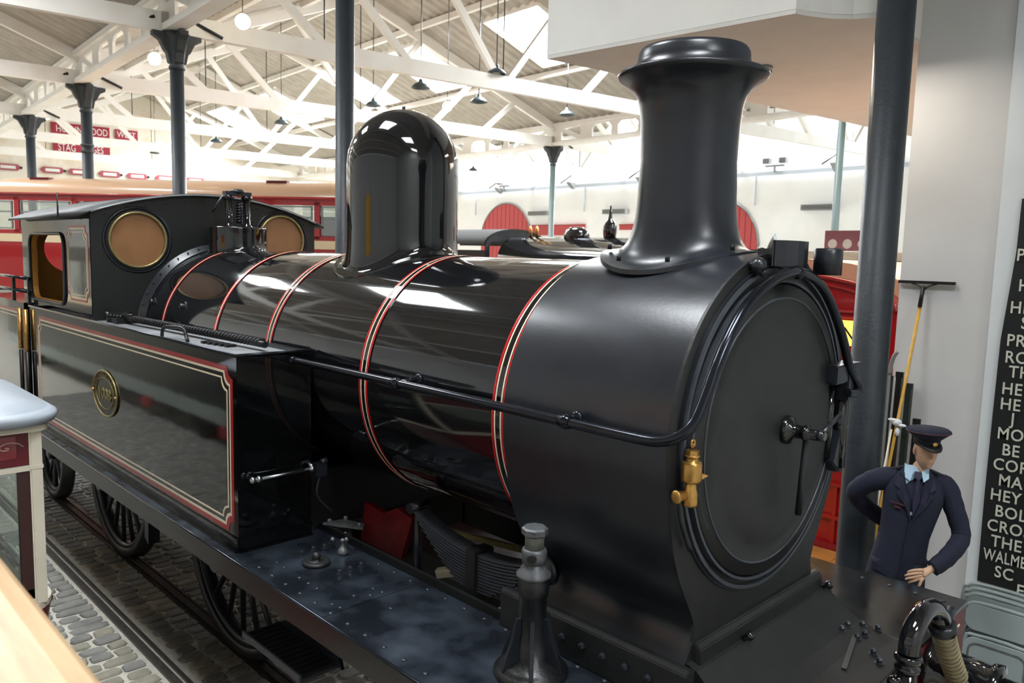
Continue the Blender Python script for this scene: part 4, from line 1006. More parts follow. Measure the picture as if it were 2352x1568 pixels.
vs, fs = text_geo('RON', .20, .002, M3((1, 0, 0), (0, 0, 1), (0, -1, 0), (.79, 4.822, 2.285)), xs=.9); MB().add(vs, fs).build('sign_text', blackt, sg)
for z in (2.58, 2.52, 2.18, 2.05, 1.93, 1.82): MB().tube([(-.8, 4.85, z), (1.5, 4.85, z)], .014, 6).build('bead', busred, rb)
MB().box((.2, 4.84, 1.28), (1.5, 4.86, 1.72)).build('lit_screen', amber, rb)
MB().box((.2, 4.83, 1.60), (1.5, 4.85, 1.63)).build('screen_bar', busred, rb)
MB().box((-.8, 4.84, .98), (1.5, 4.86, 1.26)).build('dark_grille', mat('brown_grille', '#3a1c14', .5), rb)
for z in (1.26, .98, .74, .38): MB().box((-.85, 4.82, z-.02), (1.55, 4.86, z+.02)).build('waist_rail', busred, rb)
MB().box((-.85, 4.80, .02), (1.55, 4.86, .10)).build('bottom_rail', deepred, rb)
for x in (-.4, .3, 1.09): MB().box((x-.02, 4.825, .10), (x+.02, 4.86, .74)).build('panel_strip', busred, rb)
t = thing('warm_reflection_boards', 'orange boards standing in for the warm reflection between red bus front and engine', 'platform', (.8, 4.0, 0))  # added orange boards stand in for a warm reflection in the plate
for k in range(5): MB().box((-.6+k*.46, 2.5, -.01), (-.6+k*.46+.452, 4.79, .03+.001*k)).build('board', orangew, t)

# ------------------------------------------------------------------ far engine and things by the far wall
fl = thing('steam_locomotive', 'distant black locomotive with round topped cab seen between dome and chimney', 'locomotive', (-10, 13, 0))
yc = 12.4
MB().lathe([(.70, -11.5), (.70, -5.9), (.74, -5.88), (.74, -4.6), (.70, -4.58)], (0, yc, 2.90), (1, 0, 0), 40).build('boiler', gloss, fl)
def carch(hw, z0, zs, zt, n=14): return [(yc-hw, z0), (yc+hw, z0)]+[(yc+hw*math.cos(pi*k/n), zs+(zt-zs)*math.sin(pi*k/n)) for k in range(n+1)]
vs, fs = from_curve([carch(1.15, 1.3, 3.35, 3.78), rrect(yc-1.0, 2.75, yc-.2, 3.45, .15), rrect(yc+.2, 2.75, yc+1.0, 3.45, .15)], .03, M3((0, 1, 0), (0, 0, 1), (1, 0, 0), (-11.5, 0, 0)))
MB().add(vs, fs).build('cab_front', satin, fl)
rfm = MB(); vs = []
for x in (-15.4, -11.42):
    for k in range(15): a = pi*k/14; vs.append((x, yc+1.28*math.cos(a), 3.36+.46*math.sin(a)))
rfm.add(vs, [(i, i+1, 15+i+1, 15+i) for i in range(14)], True).build('cab_roof', mat('dusty_black', '#2c2c2c', .9), fl)
MB().box((-15.2, yc-1.16, 1.3), (-12.9, yc-1.1, 3.35)).build('cab_side', mat('dusty_side', '#2c2c2b', .8), fl)
MB().box((-12.9, yc-1.16, 1.3), (-11.5, yc-1.1, 3.2)).build('cab_side', mat('dusty_side', '#2c2c2b', .8), fl)
MB().box((-11.4, yc-1.15, 1.2), (-7.0, yc-.75, 2.95)).build('side_tank', satin, fl)
MB().lathe([(.34, 3.5), (.34, 3.66), (.29, 3.78), (.18, 3.85), (.05, 3.87)], (-9.2, yc, 0), n=28).build('dome', gloss, fl)
bs = saddle  # bell shaped bonnet
MB().lathe([(.14, 3.55), (.16, 3.62), (.175, 3.75), (.17, 3.88), (.13, 3.98), (.07, 4.05), (.045, 4.12), (.04, 4.2), (.05, 4.24), (.03, 4.26), (.02, 4.35), (.03, 4.38), (.01, 4.4)], (-8.1, yc, 0), n=24).build('valve_bonnet', gloss, fl)
MB().lathe([(.30, 3.5), (.27, 3.6), (.26, 4.2), (.33, 4.25), (.3, 4.3)], (-5.3, yc, 0), n=24).build('chimney', satin, fl)
MB().lathe([(.05, 3.6), (.05, 3.82), (.02, 3.9)], (-10.9, yc, 0), n=10).build('whistle', brass, fl); MB().lathe([(.05, 3.6), (.05, 3.82), (.02, 3.9)], (-10.65, yc, 0), n=10).build('whistle', brass, fl)
for x in (-12.5, -10.0, -7.8, -5.5): MB().lathe([(.5, -.06), (.62, -.06), (.62, .06), (.5, .06)], (x, yc-.75, .62), (0, 1, 0), 28).build('wheel', dark, fl)
def wy(x): return G0.y+GT.y*JF-(x-G0.x-GT.x*JF)*.0521-.005
def wallthing(name, lab, cat, x): 
    return thing(name, lab, cat, (x, wy(x), 3), group=None)
redd = mat('door_red', '#b8494c', .6, var=.05, scale=6)
EXW = -GDn; ENW = Vector((EXW.y, -EXW.x, 0)); ENW = ENW if ENW.y < 0 else -ENW
def WM(x): return M3(EXW, (0, 0, 1), ENW, (x, wy(x), 0))
for nm_, xc, hw, zc_, hh in (('door_1', -27.8, 2.15, 3.85, 2.12), ('door_2', -13.6, 1.8, 3.7, 1.9)):
    t = thing(nm_, None, None, (xc, wy(xc), 0), kind='structure'); mm = WM(xc)
    P = [(-hw, .0), (hw, .0)]+[(hw*math.cos(pi*k/24), zc_+hh*math.sin(pi*k/24)) for k in range(25)]
    MB().prism(P, .01, .06, mm).build('door_leaf', redd, t)
    MB().tube([mm @ Vector(((hw+.05)*math.cos(pi*k/30), zc_+(hh+.05)*math.sin(pi*k/30), .05)) for k in range(31)], .04, 6).build('arch_trim', silver, t)
    for k in range(-5, 6):
        x = k*hw/6; h = zc_+hh*math.sqrt(max(0, 1-(x/hw)**2)); MB().prism([(x-.012, 0), (x+.012, 0), (x+.012, h), (x-.012, h)], .06, .07, mm).build('board_joint', deepred, t)
for x0, x1, z0, z1, lab in ((-25.6, -21.6, 4.2, 4.72, 'long red fascia board right of the arched door'), (-19.3, -16.0, 4.45, 4.68, 'thin red fascia board left of the chimney')):
    xc = (x0+x1)/2; L_ = (x1-x0)/2; t = wallthing('fascia_board', lab, 'board', xc); mm = WM(xc)
    MB().prism([(-L_, z0), (L_, z0), (L_, z1), (-L_, z1)], .03, .10, mm).build('board', redd, t); MB().prism([(-L_, z1), (L_, z1), (L_, z1+.04), (-L_, z1+.04)], .03, .14, mm).build('top_trim', deepred, t)
def heater(x, z, lab):
    t = wallthing('wall_heater', lab, 'heater', x); y = wy(x)-.35
    m = MB(); m.box((x-.7, y-.02, z-.12), (x+.7, y+.3, z+.1)); m.build('casing', silver, t)
    for k in range(3): MB().box((x-.62, y-.05, z-.09+k*.06), (x+.62, y-.02, z-.06+k*.06)).build('bar', greysteel, t)
    MB().box((x-.05, y+.3, z), (x+.05, wy(x), z+.06)).build('arm', silver, t)
heater(-24.9, 5.38, 'grey bar heater on the far wall left of the slim column'); heater(-19.5, 5.34, 'grey bar heater on the far wall left of the chimney'); heater(-9.1, 5.25, 'grey bar heater on the far wall right of the chimney')
t = wallthing('pipe', 'long pale pipe fixed high along the far white wall', 'pipe', -20)
MB().beam((-33, wy(-33)-.08, 6.72), (-2, wy(-2)-.08, 6.66), .10, .14).build('pipe_run', mat('pale_pipe', '#c2cad4', .5), t)
for x in (-30.5, -21.7, -12):
    MB().tube([(x, wy(x)-.08, 6.7), (x, wy(x)-.08, 5.4)], .03, 6).build('drop_pipe', mat('pale_pipe', '#c2cad4', .5), t)
for x, lab in ((-27.8, 'twin floodlight above the pipe right of the dome'), (-11.1, 'twin floodlight above the pipe right of the chimney')):
    t = wallthing('floodlight', lab, 'light', x); y = wy(x)-.25
    for dx in (-.35, .35): MB().box((x+dx-.14, y-.1, 7.05), (x+dx+.14, y+.1, 7.25)).build('lamp_head', greysteel, t)
    MB().beam((x-.4, y, 6.95), (x+.4, y, 6.95), .06, .06).build('arm', silver, t); MB().beam((x, y, 6.7), (x, y, 6.95), .05, .05).build('post', silver, t); MB().box((x-.03, y, 6.7), (x+.03, wy(x), 6.76)).build('stay', silver, t)
# display board with three round openings
t = thing('display_board', 'maroon board with three round white discs beyond the right columns', 'board', (-1.7, 11.5, 3.1))
vs, fs = from_curve([[(-2.15, 3.32), (-.95, 3.32), (-.95, 3.70), (-2.15, 3.70)]]+[circ(-2.0+.28*k, 3.45, .092, 24) for k in range(4)], .03, M3((1, 0, 0), (0, 0, 1), (0, -1, 0), (0, 11.5, 0)))
MB().add(vs, fs).build('board', mat('board_maroon', '#8b5560', .6), t)
for k in range(4): MB().lathe([(.09, 0), (.09, .01)], (-2.0+.28*k, 11.52, 3.45), (0, 1, 0), 24).build('disc', white, t)
t = thing('counter', 'cream topped dark counter carrying the maroon board', 'counter', (-1.5, 11.7, 0))
MB().box((-2.6, 11.3, 3.15), (-.5, 12.1, 3.30)).build('worktop', creampost, t); MB().box((-2.5, 11.4, 0), (-.6, 12.0, 3.15)).build('front', mat('counter_brown', '#3a2420', .6), t)
t = thing('traffic_cone', 'small grey cone standing near the far wall right of the chimney', 'cone', (-3.6, 12, 3.5))
MB().lathe([(.13, 3.32), (.03, 3.65)], (-3.2, 11.5, 0), n=16).build('cone_body', silver, t)
t = thing('display_case', 'orange and dark display case right of the chimney foot', 'case', (-3.3, 11.7, 0))
MB().box((-3.9, 11.35, 0), (-2.95, 12.0, 3.25)).build('case_body', orangew, t); MB().box((-3.95, 11.3, 3.22), (-2.9, 12.05, 3.32)).build('case_top', dark, t)

# signs and totems on the rear end wall
def WP(j, z, o=.06): p = G(I1, j, z)-GDn*o; return p
EM = lambda j, z, o=.06: M3(GTn, (0, 0, 1), GTn.cross(Vector((0, 0, 1))), WP(j, z, o))
def sign(j0, j1, z0, z1, txt, lab, txt2=None):
    t = thing('station_sign', lab, 'sign', G(I1, (j0+j1)/2, z0)); L = (j1-j0)*GT.length
    MB().prism([(0, 0), (L, 0), (L, z1-z0), (0, z1-z0)], -.03, .03, EM(j0, z0)).build('board', mat('sign_maroon', '#9c2338', .5), t)
    m = MB(); nrm = GTn.cross(Vector((0, 0, 1)))
    s_ = (z1-z0)*.85; side = .045 if nrm.dot(-GDn) > 0 else -.045
    mm = EM(j0, z0); 
    xx = L*.84/(len(txt)*s_*.66); o_ = 0
    for wd_ in txt.split():
        vs, fs = text_geo(wd_, s_, .006, mm @ Matrix.Translation((L*.08+L*.84*txt.index(wd_)/len(txt), (z1-z0)*.2, side)), xs=xx); MB().add(vs, fs).build('lettering', white, t)
sign(.247, .418, 8.22, 8.75, 'HOLLINWOOD', 'maroon station sign reading HOLLINWOOD high on the end wall')
sign(.435, .505, 8.25, 8.72, 'WEST', 'short maroon sign reading WEST beside the HOLLINWOOD board')
sign(.252, .418, 7.35, 7.92, 'STAG  AGES', 'maroon sign with white letters below the HOLLINWOOD board')
for k, j in enumerate((.10, .222, .30, .39, .475, .565, .665)):
    t = thing('totem_sign', 'small maroon totem sign on the end wall above the bus roof, %s from the left' % ORD[k].replace('nearest', 'first'), 'sign', G(I1, j, 6.5))
    mm = EM(j, 6.38)
    MB().prism([(0, 0), (.75, 0), (.88, .14), (.75, .28), (0, .28), (-.13, .14)], -.03, .03, mm).build('bar', mat('totem_red', '#a5505c', .5), t)
    nrm = GTn.cross(Vector((0, 0, 1))); sd_ = .034 if nrm.dot(-GDn) > 0 else -.034
    MB().prism([(.08, .07), (.67, .07), (.67, .21), (.08, .21)], sd_-.004, sd_+.004, mm).build('name_strip', white, t)
    MB().lathe([(.06, -.04), (.06, .04)], mm @ Vector((.88, .14, 0)), nrm, 10).build('end_boss', dark, t)

# ------------------------------------------------------------------ right-hand wall: banner, squeegee, tools
bn_ = thing('destination_blind', 'black destination blind with white place names hanging on the right-hand wall', 'banner', (3.4, 3.9, .45))
MB().add([(2.755, 3.90, 3.62), (2.752, 3.895, 3.2), (2.700, 3.90, 2.5), (2.695, 3.895, 1.9), (2.690, 3.90, 1.2), (2.695, 3.90, .47), (4.10, 3.90, .47), (4.10, 3.90, 3.62), (2.755, 3.915, 3.62), (2.752, 3.91, 3.2), (2.700, 3.915, 2.5), (2.695, 3.91, 1.9), (2.690, 3.915, 1.2), (2.695, 3.915, .47), (4.10, 3.915, .47), (4.10, 3.915, 3.62)],
    [(0, 1, 2, 3, 4, 5, 6, 7), (15, 14, 13, 12, 11, 10, 9, 8)]+[(i, (i+1) % 8, 8+(i+1) % 8, 8+i) for i in range(8)]).build('cloth', blind, bn_)
ROWS = [("PA", 2.752, 3.18), ("H", 2.784, 2.94), ("HE", 2.741, 2.764), ("S", 2.828, 2.645), ("PR", 2.739, 2.501), ("RO", 2.738, 2.366), ("TH", 2.775, 2.25), ("HE", 2.737, 2.11), ("HE", 2.736, 1.984), ("J", 2.821, 1.87), ("MO", 2.735, 1.742), ("BE", 2.779, 1.612), ("CORN", 2.727, 1.486), ("MA", 2.775, 1.358), ("HEY", 2.727, 1.23), ("BOL", 2.771, 1.1), ("CROS", 2.725, 0.972), ("THE", 2.764, 0.845), ("WALME", 2.72, 0.72), ("SC", 2.81, 0.595), ("E", 2.973, 0.489)]
for s_, x, z in ROWS:
    k = .62 if s_ == 'WALME' else .85
    vs, fs = text_geo(s_, .135, .0015, M3((1, 0, 0), (0, 0, 1), (0, -1, 0), (x+.005, 3.887, z-.045)), xs=k, space=1.08, thick=.0015)
    MB().add(vs, fs).build('name_row', lettering, bn_)
sq = thing('squeegee', 'yellow handled floor squeegee leaning head up against the white wall', 'squeegee', (2.0, 3.6, 0))
m = MB(); m.box((1.862, 3.95, 2.92), (2.316, 3.985, 2.945)); m.build('blade_bar', dark, sq)
MB().tube(smoothpath([(1.97, 3.962, 2.925), (2.04, 3.955, 2.90), (2.075, 3.945, 2.87), (2.11, 3.955, 2.90), (2.18, 3.962, 2.925)], 4), .008, 6).build('yoke', olive, sq)
MB().tube([(2.075, 3.94, 2.90), (2.065, 3.92, 2.72)], [.016, .018], 10).build('socket', dark, sq)
MB().tube([(2.066, 3.93, 2.74), (1.99, 3.70, 1.3), (1.93, 3.45, .02)], .0135, 10).build('handle', yellowh, sq)
t = thing('cloth_tie', 'white knotted cloth tied round the yellow squeegee handle', 'cloth', (2.0, 3.72, 1.75))
m = MB(); m.ball((2.015, 3.745, 1.72), .04, 12, (1, 1, .8)); m.ball((1.985, 3.73, 1.74), .03, 10, (1.4, .8, .5)); m.ball((2.06, 3.74, 1.70), .028, 10, (1.3, .8, .5)); m.ball((2.03, 3.73, 1.64), .024, 10, (.8, .8, 1.5)); m.build('knot', mat('white_rag', '#dfe3e8', .8), t)
for k, (x, h, lean, mm_, lab) in enumerate(((1.88, 2.10, .0, olive, 'dark green steel post leaning by the column, tallest'), (1.965, 2.14, .0, dark, 'black steel post leaning between column and squeegee'), (2.05, 2.05, .0, olive, 'dark green steel post leaning behind the squeegee handle'), (2.135, 1.75, .0, dark, 'short black post behind the peaked cap'))):
    t = thing('steel_post', lab, 'post', (x, 3.85, 0))
    MB().beam((x, 3.80, .0), (x+lean, 3.88, h), .045, .06, Vector((0, 1, 0))).build('post_body', mm_, t); MB().beam((x+lean-.03, 3.87, h-.02), (x+lean+.03, 3.87, h-.02), .03, .05).build('post_cap', mm_, t)
t = thing('scythe_handle', 'bent silver pole with curved tip beside the grey column', 'pole', (1.9, 3.8, 1))
MB().tube(smoothpath([(1.92, 3.72, .0), (1.92, 3.74, 1.9), (1.925, 3.74, 2.15), (1.95, 3.73, 2.28), (1.98, 3.73, 2.335)], 5), .017, 10).build('pole', silver, t)
t = thing('wooden_pole', 'thin pale wooden pole slanting beside the mannequin shoulder', 'pole', (1.95, 3.6, 0))
MB().tube([(1.87, 3.60, .01), (1.99, 3.70, 1.66)], .009, 8).build('stick', creampost, t)

# ------------------------------------------------------------------ mannequin in railway uniform (local frame: -y faces the camera)
def skinned(name, verts, edges, radii, m, parent, sub=2, extra=None, rootv=0):
    me = bpy.data.meshes.new('t'); me.from_pydata(verts, edges, []); me.update()
    o = bpy.data.objects.new('t', me); C.objects.link(o)
    md = o.modifiers.new('s', 'SKIN'); md.use_smooth_shade = True
    for v, r in zip(me.skin_vertices[0].data, radii): v.radius = r if isinstance(r, tuple) else (r, r); v.use_root = False
    me.skin_vertices[0].data[rootv].use_root = True
    sb = o.modifiers.new('b', 'SUBSURF'); sb.levels = sub; sb.render_levels = sub
    dg = bpy.context.evaluated_depsgraph_get(); dg.update(); nm = bpy.data.meshes.new_from_object(o.evaluated_get(dg))
    vs = [v.co.copy() for v in nm.vertices]; fs = [tuple(p.vertices) for p in nm.polygons]
    bpy.data.objects.remove(o)
    b = MB(); b.add(vs, fs, True)
    if extra: extra(b)
    return b.build(name, m, parent, local=True)
mq = thing('mannequin', 'mannequin in navy railway uniform, peaked cap and blue shirt standing beyond the footplate', 'mannequin', (2.604, 2.453, .05), rotz=.292)
mq.scale = (.89, .96, 1.045)
def loft(b, secs, n=28, smooth=True, caps=True):
    # secs: (cx, cy, z, rx, ry[, power])
    vs = []
    for s_ in secs:
        cx_, cy_, z, rx, ry = s_[:5]; p = s_[5] if len(s_) > 5 else 2.4; zt_ = s_[6] if len(s_) > 6 else 0
        for t in range(n):
            a = 2*pi*t/n; ca, sa = math.cos(a), math.sin(a)
            x = rx*abs(ca)**(2/p)*(1 if ca >= 0 else -1); y = ry*abs(sa)**(2/p)*(1 if sa >= 0 else -1)
            vs.append((cx_+x, cy_+y, z+zt_*x))
    k = len(secs); fs = [(i*n+t, i*n+(t+1) % n, (i+1)*n+(t+1) % n, (i+1)*n+t) for i in range(k-1) for t in range(n)]
    if caps: fs += [tuple(reversed(range(n))), tuple((k-1)*n+t for t in range(n))]
    return b.add(vs, fs, smooth)
HR = Matrix.Translation((.045, -.045, 1.572)) @ Matrix.Scale(1.06, 4) @ Matrix.Rotation(math.radians(28), 4, 'Z') @ Matrix.Rotation(math.radians(6), 4, 'X') @ Matrix.Translation((0, 0, 0))
def head(b):
    # head in its own frame: face towards -y, chin at z=0.. crown at .235
    nl, nn = 30, 36; vs = []
    for i in range(nl+1):
        v = i/nl; z = .235*v
        w_ = .074*math.sqrt(max(0, 1-((v-.58)/.60)**2 if v < .58 else 1-((v-.58)/.425)**2))
        d = .094*math.sqrt(max(0, 1-((v-.60)/.64)**2 if v < .60 else 1-((v-.60)/.405)**2))
        for t in range(nn):
            a = 2*pi*t/nn; x = w_*math.cos(a); y = d*math.sin(a)*1.0
            if v < .45: y = y-.014*(1-v/.45) if math.sin(a) < 0 else y*(.55+.45*v/.45)
            fr_ = max(0, -math.sin(a)); xx = x/.074
            g = lambda cx_, cz_, sx_, sz_, amp: amp*math.exp(-((x-cx_)/sx_)**2-((z-cz_)/sz_)**2) if fr_ > .2 else 0
            dy = g(0, .098, .011, .010, -.024)+g(0, .116, .009, .018, -.014)      # nose
            dy += g(.03, .128, .014, .011, .009)+g(-.03, .128, .014, .011, .009)   # eye sockets
            dy += g(0, .148, .05, .008, -.006)                                     # brow
            dy += g(0, .064, .020, .0045, -.006)+g(0, .055, .018, .005, -.006)+g(0, .0598, .024, .0022, .005)  # lips
            dy += g(0, .018, .018, .014, -.008)+g(.032, .085, .016, .02, -.003)+g(-.032, .085, .016, .02, -.003)
            vs.append(HR @ Vector((x, y+dy, z)))
    b.add(vs, [(i*nn+t, i*nn+(t+1) % nn, (i+1)*nn+(t+1) % nn, (i+1)*nn+t) for i in range(nl) for t in range(nn)]+[tuple(reversed(range(nn))), tuple(nl*nn+t for t in range(nn))], True)
    for s_ in (-1, 1): # ears
        k = len(b.v); b.ball((0, 0, 0), .03, 12, (.35, .55, 1)); b.ball((s_*.006, .0, -.002), .016, 10, (.3, .6, .9))
        for q in range(k, len(b.v)): b.v[q] = tuple(HR @ (Vector(b.v[q])+Vector((s_*.076, .008, .108))))
# finger chains of the right-hand (viewer's right) hand
V = [(-.08, 0, .93), (-.07, 0, 1.10), (-.03, 0, 1.30), (0, .01, 1.44), (.01, .005, 1.53), (.035, -.02, 1.60)]
Rr_ = [.14, .125, .13, .10, .056, .056]
E_ = [(0, 1), (1, 2), (2, 3), (3, 4), (4, 5)]
def chain(root, pts, rad):
    last = root
    for p, r in zip(pts, rad): V.append(p); Rr_.append(r); E_.append((last, len(V)-1)); last = len(V)-1
    return last
chain(3, [(.20, .01, 1.44), (.275, .0, 1.32), (.333, -.01, 1.17), (.325, -.05, 1.10), (.25, -.13, 1.01), (.19, -.17, .965)], [.05, .04, .035, .03, .026, .024])
wr = chain(len(V)-1, [(.135, -.205, .925), (.09, -.225, .905)], [(.022, .028), (.018, .036)])
wl = chain(3, [(-.20, .01, 1.44), (-.32, .015, 1.41), (-.42, .05, 1.33), (-.43, .09, 1.28), (-.36, .15, 1.20), (-.20, .20, 1.10), (-.13, .215, 1.07), (-.08, .22, 1.05)], [.05, .04, .035, .03, .026, .024, (.022, .03), (.016, .034)])
chain(0, [(-.17, 0, .85), (-.18, 0, .50), (-.18, .0, .10), (-.18, -.12, .045)], [.09, .06, .045, .04])
chain(0, [(.01, 0, .85), (.02, 0, .50), (.02, .0, .10), (.03, -.12, .045)], [.09, .06, .045, .04])
def bodyextra(b):
    head(b)
    for k, (dz, l, dy) in enumerate(((.028, .075, -.004), (.009, .088, -.012), (-.010, .084, -.012), (-.028, .066, -.006))):
        p0 = Vector((.085, -.232, .905+dz)); p1 = p0+Vector((-l*.55, -.010+dy, -.006-.004*k)); p2 = p1+Vector((-l*.35, .004, -.012)); p3 = p2+Vector((-l*.22, .010, -.014))
        b.tube([p0+Vector((.02, .004, .0)), p0, p1, p2, p3, p3+Vector((-.004, .002, -.004))], [.010, .0105, .0098, .009, .0078, .003], 10)
        b.ball(p1, .0101, 8)
    for k in range(4):
        p0 = Vector((-.08, .222, 1.045+.022*(k-1.5))); b.tube([p0, p0+Vector((.035, .004, -.006)), p0+Vector((.062, -.006, -.014)), p0+Vector((.075, -.016, -.02))], [.0105, .010, .0088, .006], 8)
    b.tube([(-.12, .215, 1.085), (-.10, .205, 1.11), (-.08, .195, 1.125)], [.013, .011, .008], 8)
    b.tube([(.115, -.215, .895), (.095, -.235, .865), (.088, -.24, .84), (.078, -.238, .818), (.075, -.236, .813)], [.014, .0125, .0112, .009, .004], 10)
body = skinned('body', V, E_, Rr_, skin, mq, 2, bodyextra)
# trousers
b = MB()
for x in (-.17, .02): loft(b, [(x-.01 if x < 0 else x+.01, 0, .03, .085, .11), (x, 0, .45, .085, .095), (x, 0, .75, .10, .115), (x*.9-.005, 0, .92, .12, .13)], 20)
b.build('trousers', navy2, mq, local=True)
for x in (-.18, .03): 
    m = MB(); m.ball((x, -.07, .04), .06, 12, (.85, 2.2, .7)); m.build('shoe', blackt, mq, local=True)
# jacket: torso plus sleeves
b = MB()
loft(b, [(-.10, 0, .69, .222, .15), (-.095, 0, .72, .222, .152), (-.085, 0, .86, .205, .148), (-.07, 0, .98, .190, .142), (-.05, 0, 1.08, .180, .138), (-.03, 0, 1.20, .195, .140), (-.01, 0, 1.32, .212, .142), (0, .005, 1.41, .222, .135), (0, .01, 1.46, .214, .115), (.0, .012, 1.505, .165, .090), (.005, .012, 1.535, .105, .075), (.01, .01, 1.55, .078, .066)], 40)
b.build('jacket', navy, mq, local=True)
def sleeve(pts, rad, name='sleeve'):
    b = MB(); P = smoothpath(pts, 5); n_ = len(P); rs = []
    for i in range(n_):
        f = i/(n_-1)*(len(rad)-1); k = min(int(f), len(rad)-2); u = f-k; r = rad[k]*(1-u)+rad[k+1]*u
        rs.append(r*(1+.035*math.sin(i*2.1)))
    b.tube(P, rs, 18); return b.build(name, navy, mq, local=True)
sleeve([(.13, .01, 1.475), (.215, .005, 1.44), (.275, .0, 1.32), (.335, -.01, 1.17), (.325, -.05, 1.10), (.25, -.13, 1.01), (.165, -.19, .945)], [.062, .078, .072, .066, .066, .062, .054])
sleeve([(-.13, .01, 1.475), (-.22, .0, 1.45), (-.32, .015, 1.41), (-.42, .05, 1.33), (-.43, .09, 1.28), (-.36, .15, 1.20), (-.20, .20, 1.10)], [.062, .078, .074, .068, .066, .062, .056])
# shirt front, collar, tie, lapels, pockets, epaulettes
def plate2(name, pts, th, m, par, yoff):
    # pts (x, z, y) polygon slightly in front of the chest
    k = len(pts); vs = [(x, y+yoff, z) for x, z, y in pts]+[(x, y+yoff+th, z) for x, z, y in pts]
    return MB().add(vs, [tuple(range(k)), tuple(reversed(range(k, 2*k)))]+[(i, (i+1) % k, k+(i+1) % k, k+i) for i in range(k)]).build(name, m, par, local=True)
plate2('shirt_front', [(-.065, 1.57, -.05), (.065, 1.57, -.05), (.055, 1.50, -.095), (-.005, 1.26, -.146), (-.02, 1.26, -.146), (-.075, 1.50, -.095)], .03, shirtm, mq, 0)
plate2('tie', [(-.012, 1.545, -.085), (.038, 1.545, -.085), (.044, 1.515, -.10), (.030, 1.50, -.105), (.040, 1.36, -.143), (.0, 1.25, -.155), (-.010, 1.36, -.143), (.006, 1.50, -.105), (-.014, 1.515, -.10)], .012, tiem, mq, -.012)
plate2('collar', [(-.085, 1.585, -.03), (-.02, 1.545, -.082), (-.035, 1.485, -.108), (-.082, 1.50, -.085)], .008, shirtm, mq, -.014)
plate2('collar', [(.085, 1.585, -.03), (.035, 1.545, -.082), (.055, 1.485, -.108), (.09, 1.51, -.085)], .008, shirtm, mq, -.014)
plate2('lapel', [(-.085, 1.56, -.04), (-.075, 1.50, -.10), (-.03, 1.36, -.142), (-.012, 1.22, -.150), (-.06, 1.33, -.150), (-.125, 1.40, -.136), (-.10, 1.42, -.130), (-.14, 1.45, -.112), (-.115, 1.53, -.06)], .010, navy, mq, -.010)
plate2('lapel', [(.09, 1.56, -.04), (.065, 1.50, -.10), (.045, 1.36, -.142), (-.005, 1.22, -.150), (.085, 1.33, -.146), (.13, 1.40, -.130), (.105, 1.42, -.128), (.145, 1.45, -.108), (.12, 1.53, -.06)], .010, navy, mq, -.010)
plate2('pocket_flap', [(-.255, .90, -.12), (-.10, .86, -.160), (-.10, .81, -.160), (-.255, .85, -.12)], .010, navy, mq, -.006)
plate2('pocket_welt', [(-.17, 1.335, -.125), (-.06, 1.325, -.148), (-.06, 1.318, -.148), (-.17, 1.328, -.125)], .006, capred, mq, -.010)
plate2('breast_badge', [(-.135, 1.312, -.134), (-.085, 1.305, -.143), (-.085, 1.292, -.143), (-.135, 1.299, -.134)], .006, capred, mq, -.010)
plate2('jacket_edge', [(-.02, 1.22, -.150), (-.01, 1.22, -.150), (-.07, .70, -.158), (-.08, .70, -.158)], .008, navy2, mq, -.004)
for s_ in (-1, 1):
    MB().beam((s_*.09, .0, 1.548), (s_*.205, .0, 1.515), .05, .012).build('epaulette', navy2, mq, local=True)
# peaked cap
b = MB(); 
def capring(items):
    vs = []; n_ = 36
    for (cx_, cy_, z, rx, ry, tl) in items:
        for t in range(n_): a = 2*pi*t/n_; vs.append(HR @ Vector((cx_+rx*math.cos(a), cy_+ry*math.sin(a), z+tl*math.sin(a))))
    k = len(items); return vs, [(i*n_+t, i*n_+(t+1) % n_, (i+1)*n_+(t+1) % n_, (i+1)*n_+t) for i in range(k-1) for t in range(n_)]+[tuple(reversed(range(n_))), tuple((k-1)*n_+t for t in range(n_))]
vs, fs = capring([(0, .004, .150, .082, .104, -.004), (0, .004, .195, .086, .108, -.012)]); cp = MB().add(vs, fs, True).build('cap_band', navy2, mq, local=True)
vs, fs = capring([(0, .0, .193, .088, .110, -.012), (0, -.005, .215, .118, .138, -.020), (0, -.006, .232, .142, .158, -.022), (0, -.006, .245, .142, .156, -.022), (0, -.004, .258, .120, .135, -.020), (0, 0, .263, .06, .07, -.012)])
MB().add(vs, fs, True).build('cap_crown', navy, cp, local=True)
pts = [HR @ Vector((.143*math.cos(a), -.006+.158*math.sin(a), .236-.022*math.sin(a))) for a in [2*pi*k/40 for k in range(40)]]
MB().tube(pts, .004, 6, closed=True).build('cap_piping', capred, cp, local=True)
vs = []; nk = 14
for r_ in (0, 1):
    for k in range(nk+1):
        a = pi+pi*k/nk; vs.append(HR @ Vector(((.083+.004*r_)*math.cos(a), (.100+.048*r_)*math.sin(a), .166-r_*.026*abs(math.sin(a)))))
vs += [v+HR.to_3x3() @ Vector((0, 0, .006)) for v in vs]; q = nk+1
MB().add(vs, [(i, i+1, q+i+1, q+i) for i in range(nk)]+[(2*q+i, 3*q+i, 3*q+i+1, 2*q+i+1) for i in range(nk)]+[(q+i, q+i+1, 3*q+i+1, 3*q+i) for i in range(nk)]+[(i, 2*q+i, 2*q+i+1, i+1) for i in range(nk)], True).build('cap_peak', blackt, cp, local=True)
m = MB(); m.ball((0, 0, 0), .014, 10, (1.5, .4, 1)); m.v = [tuple(HR @ (Vector(v)+Vector((0, -.112, .182)))) for v in m.v]; m.build('cap_badge', brass, cp, local=True)

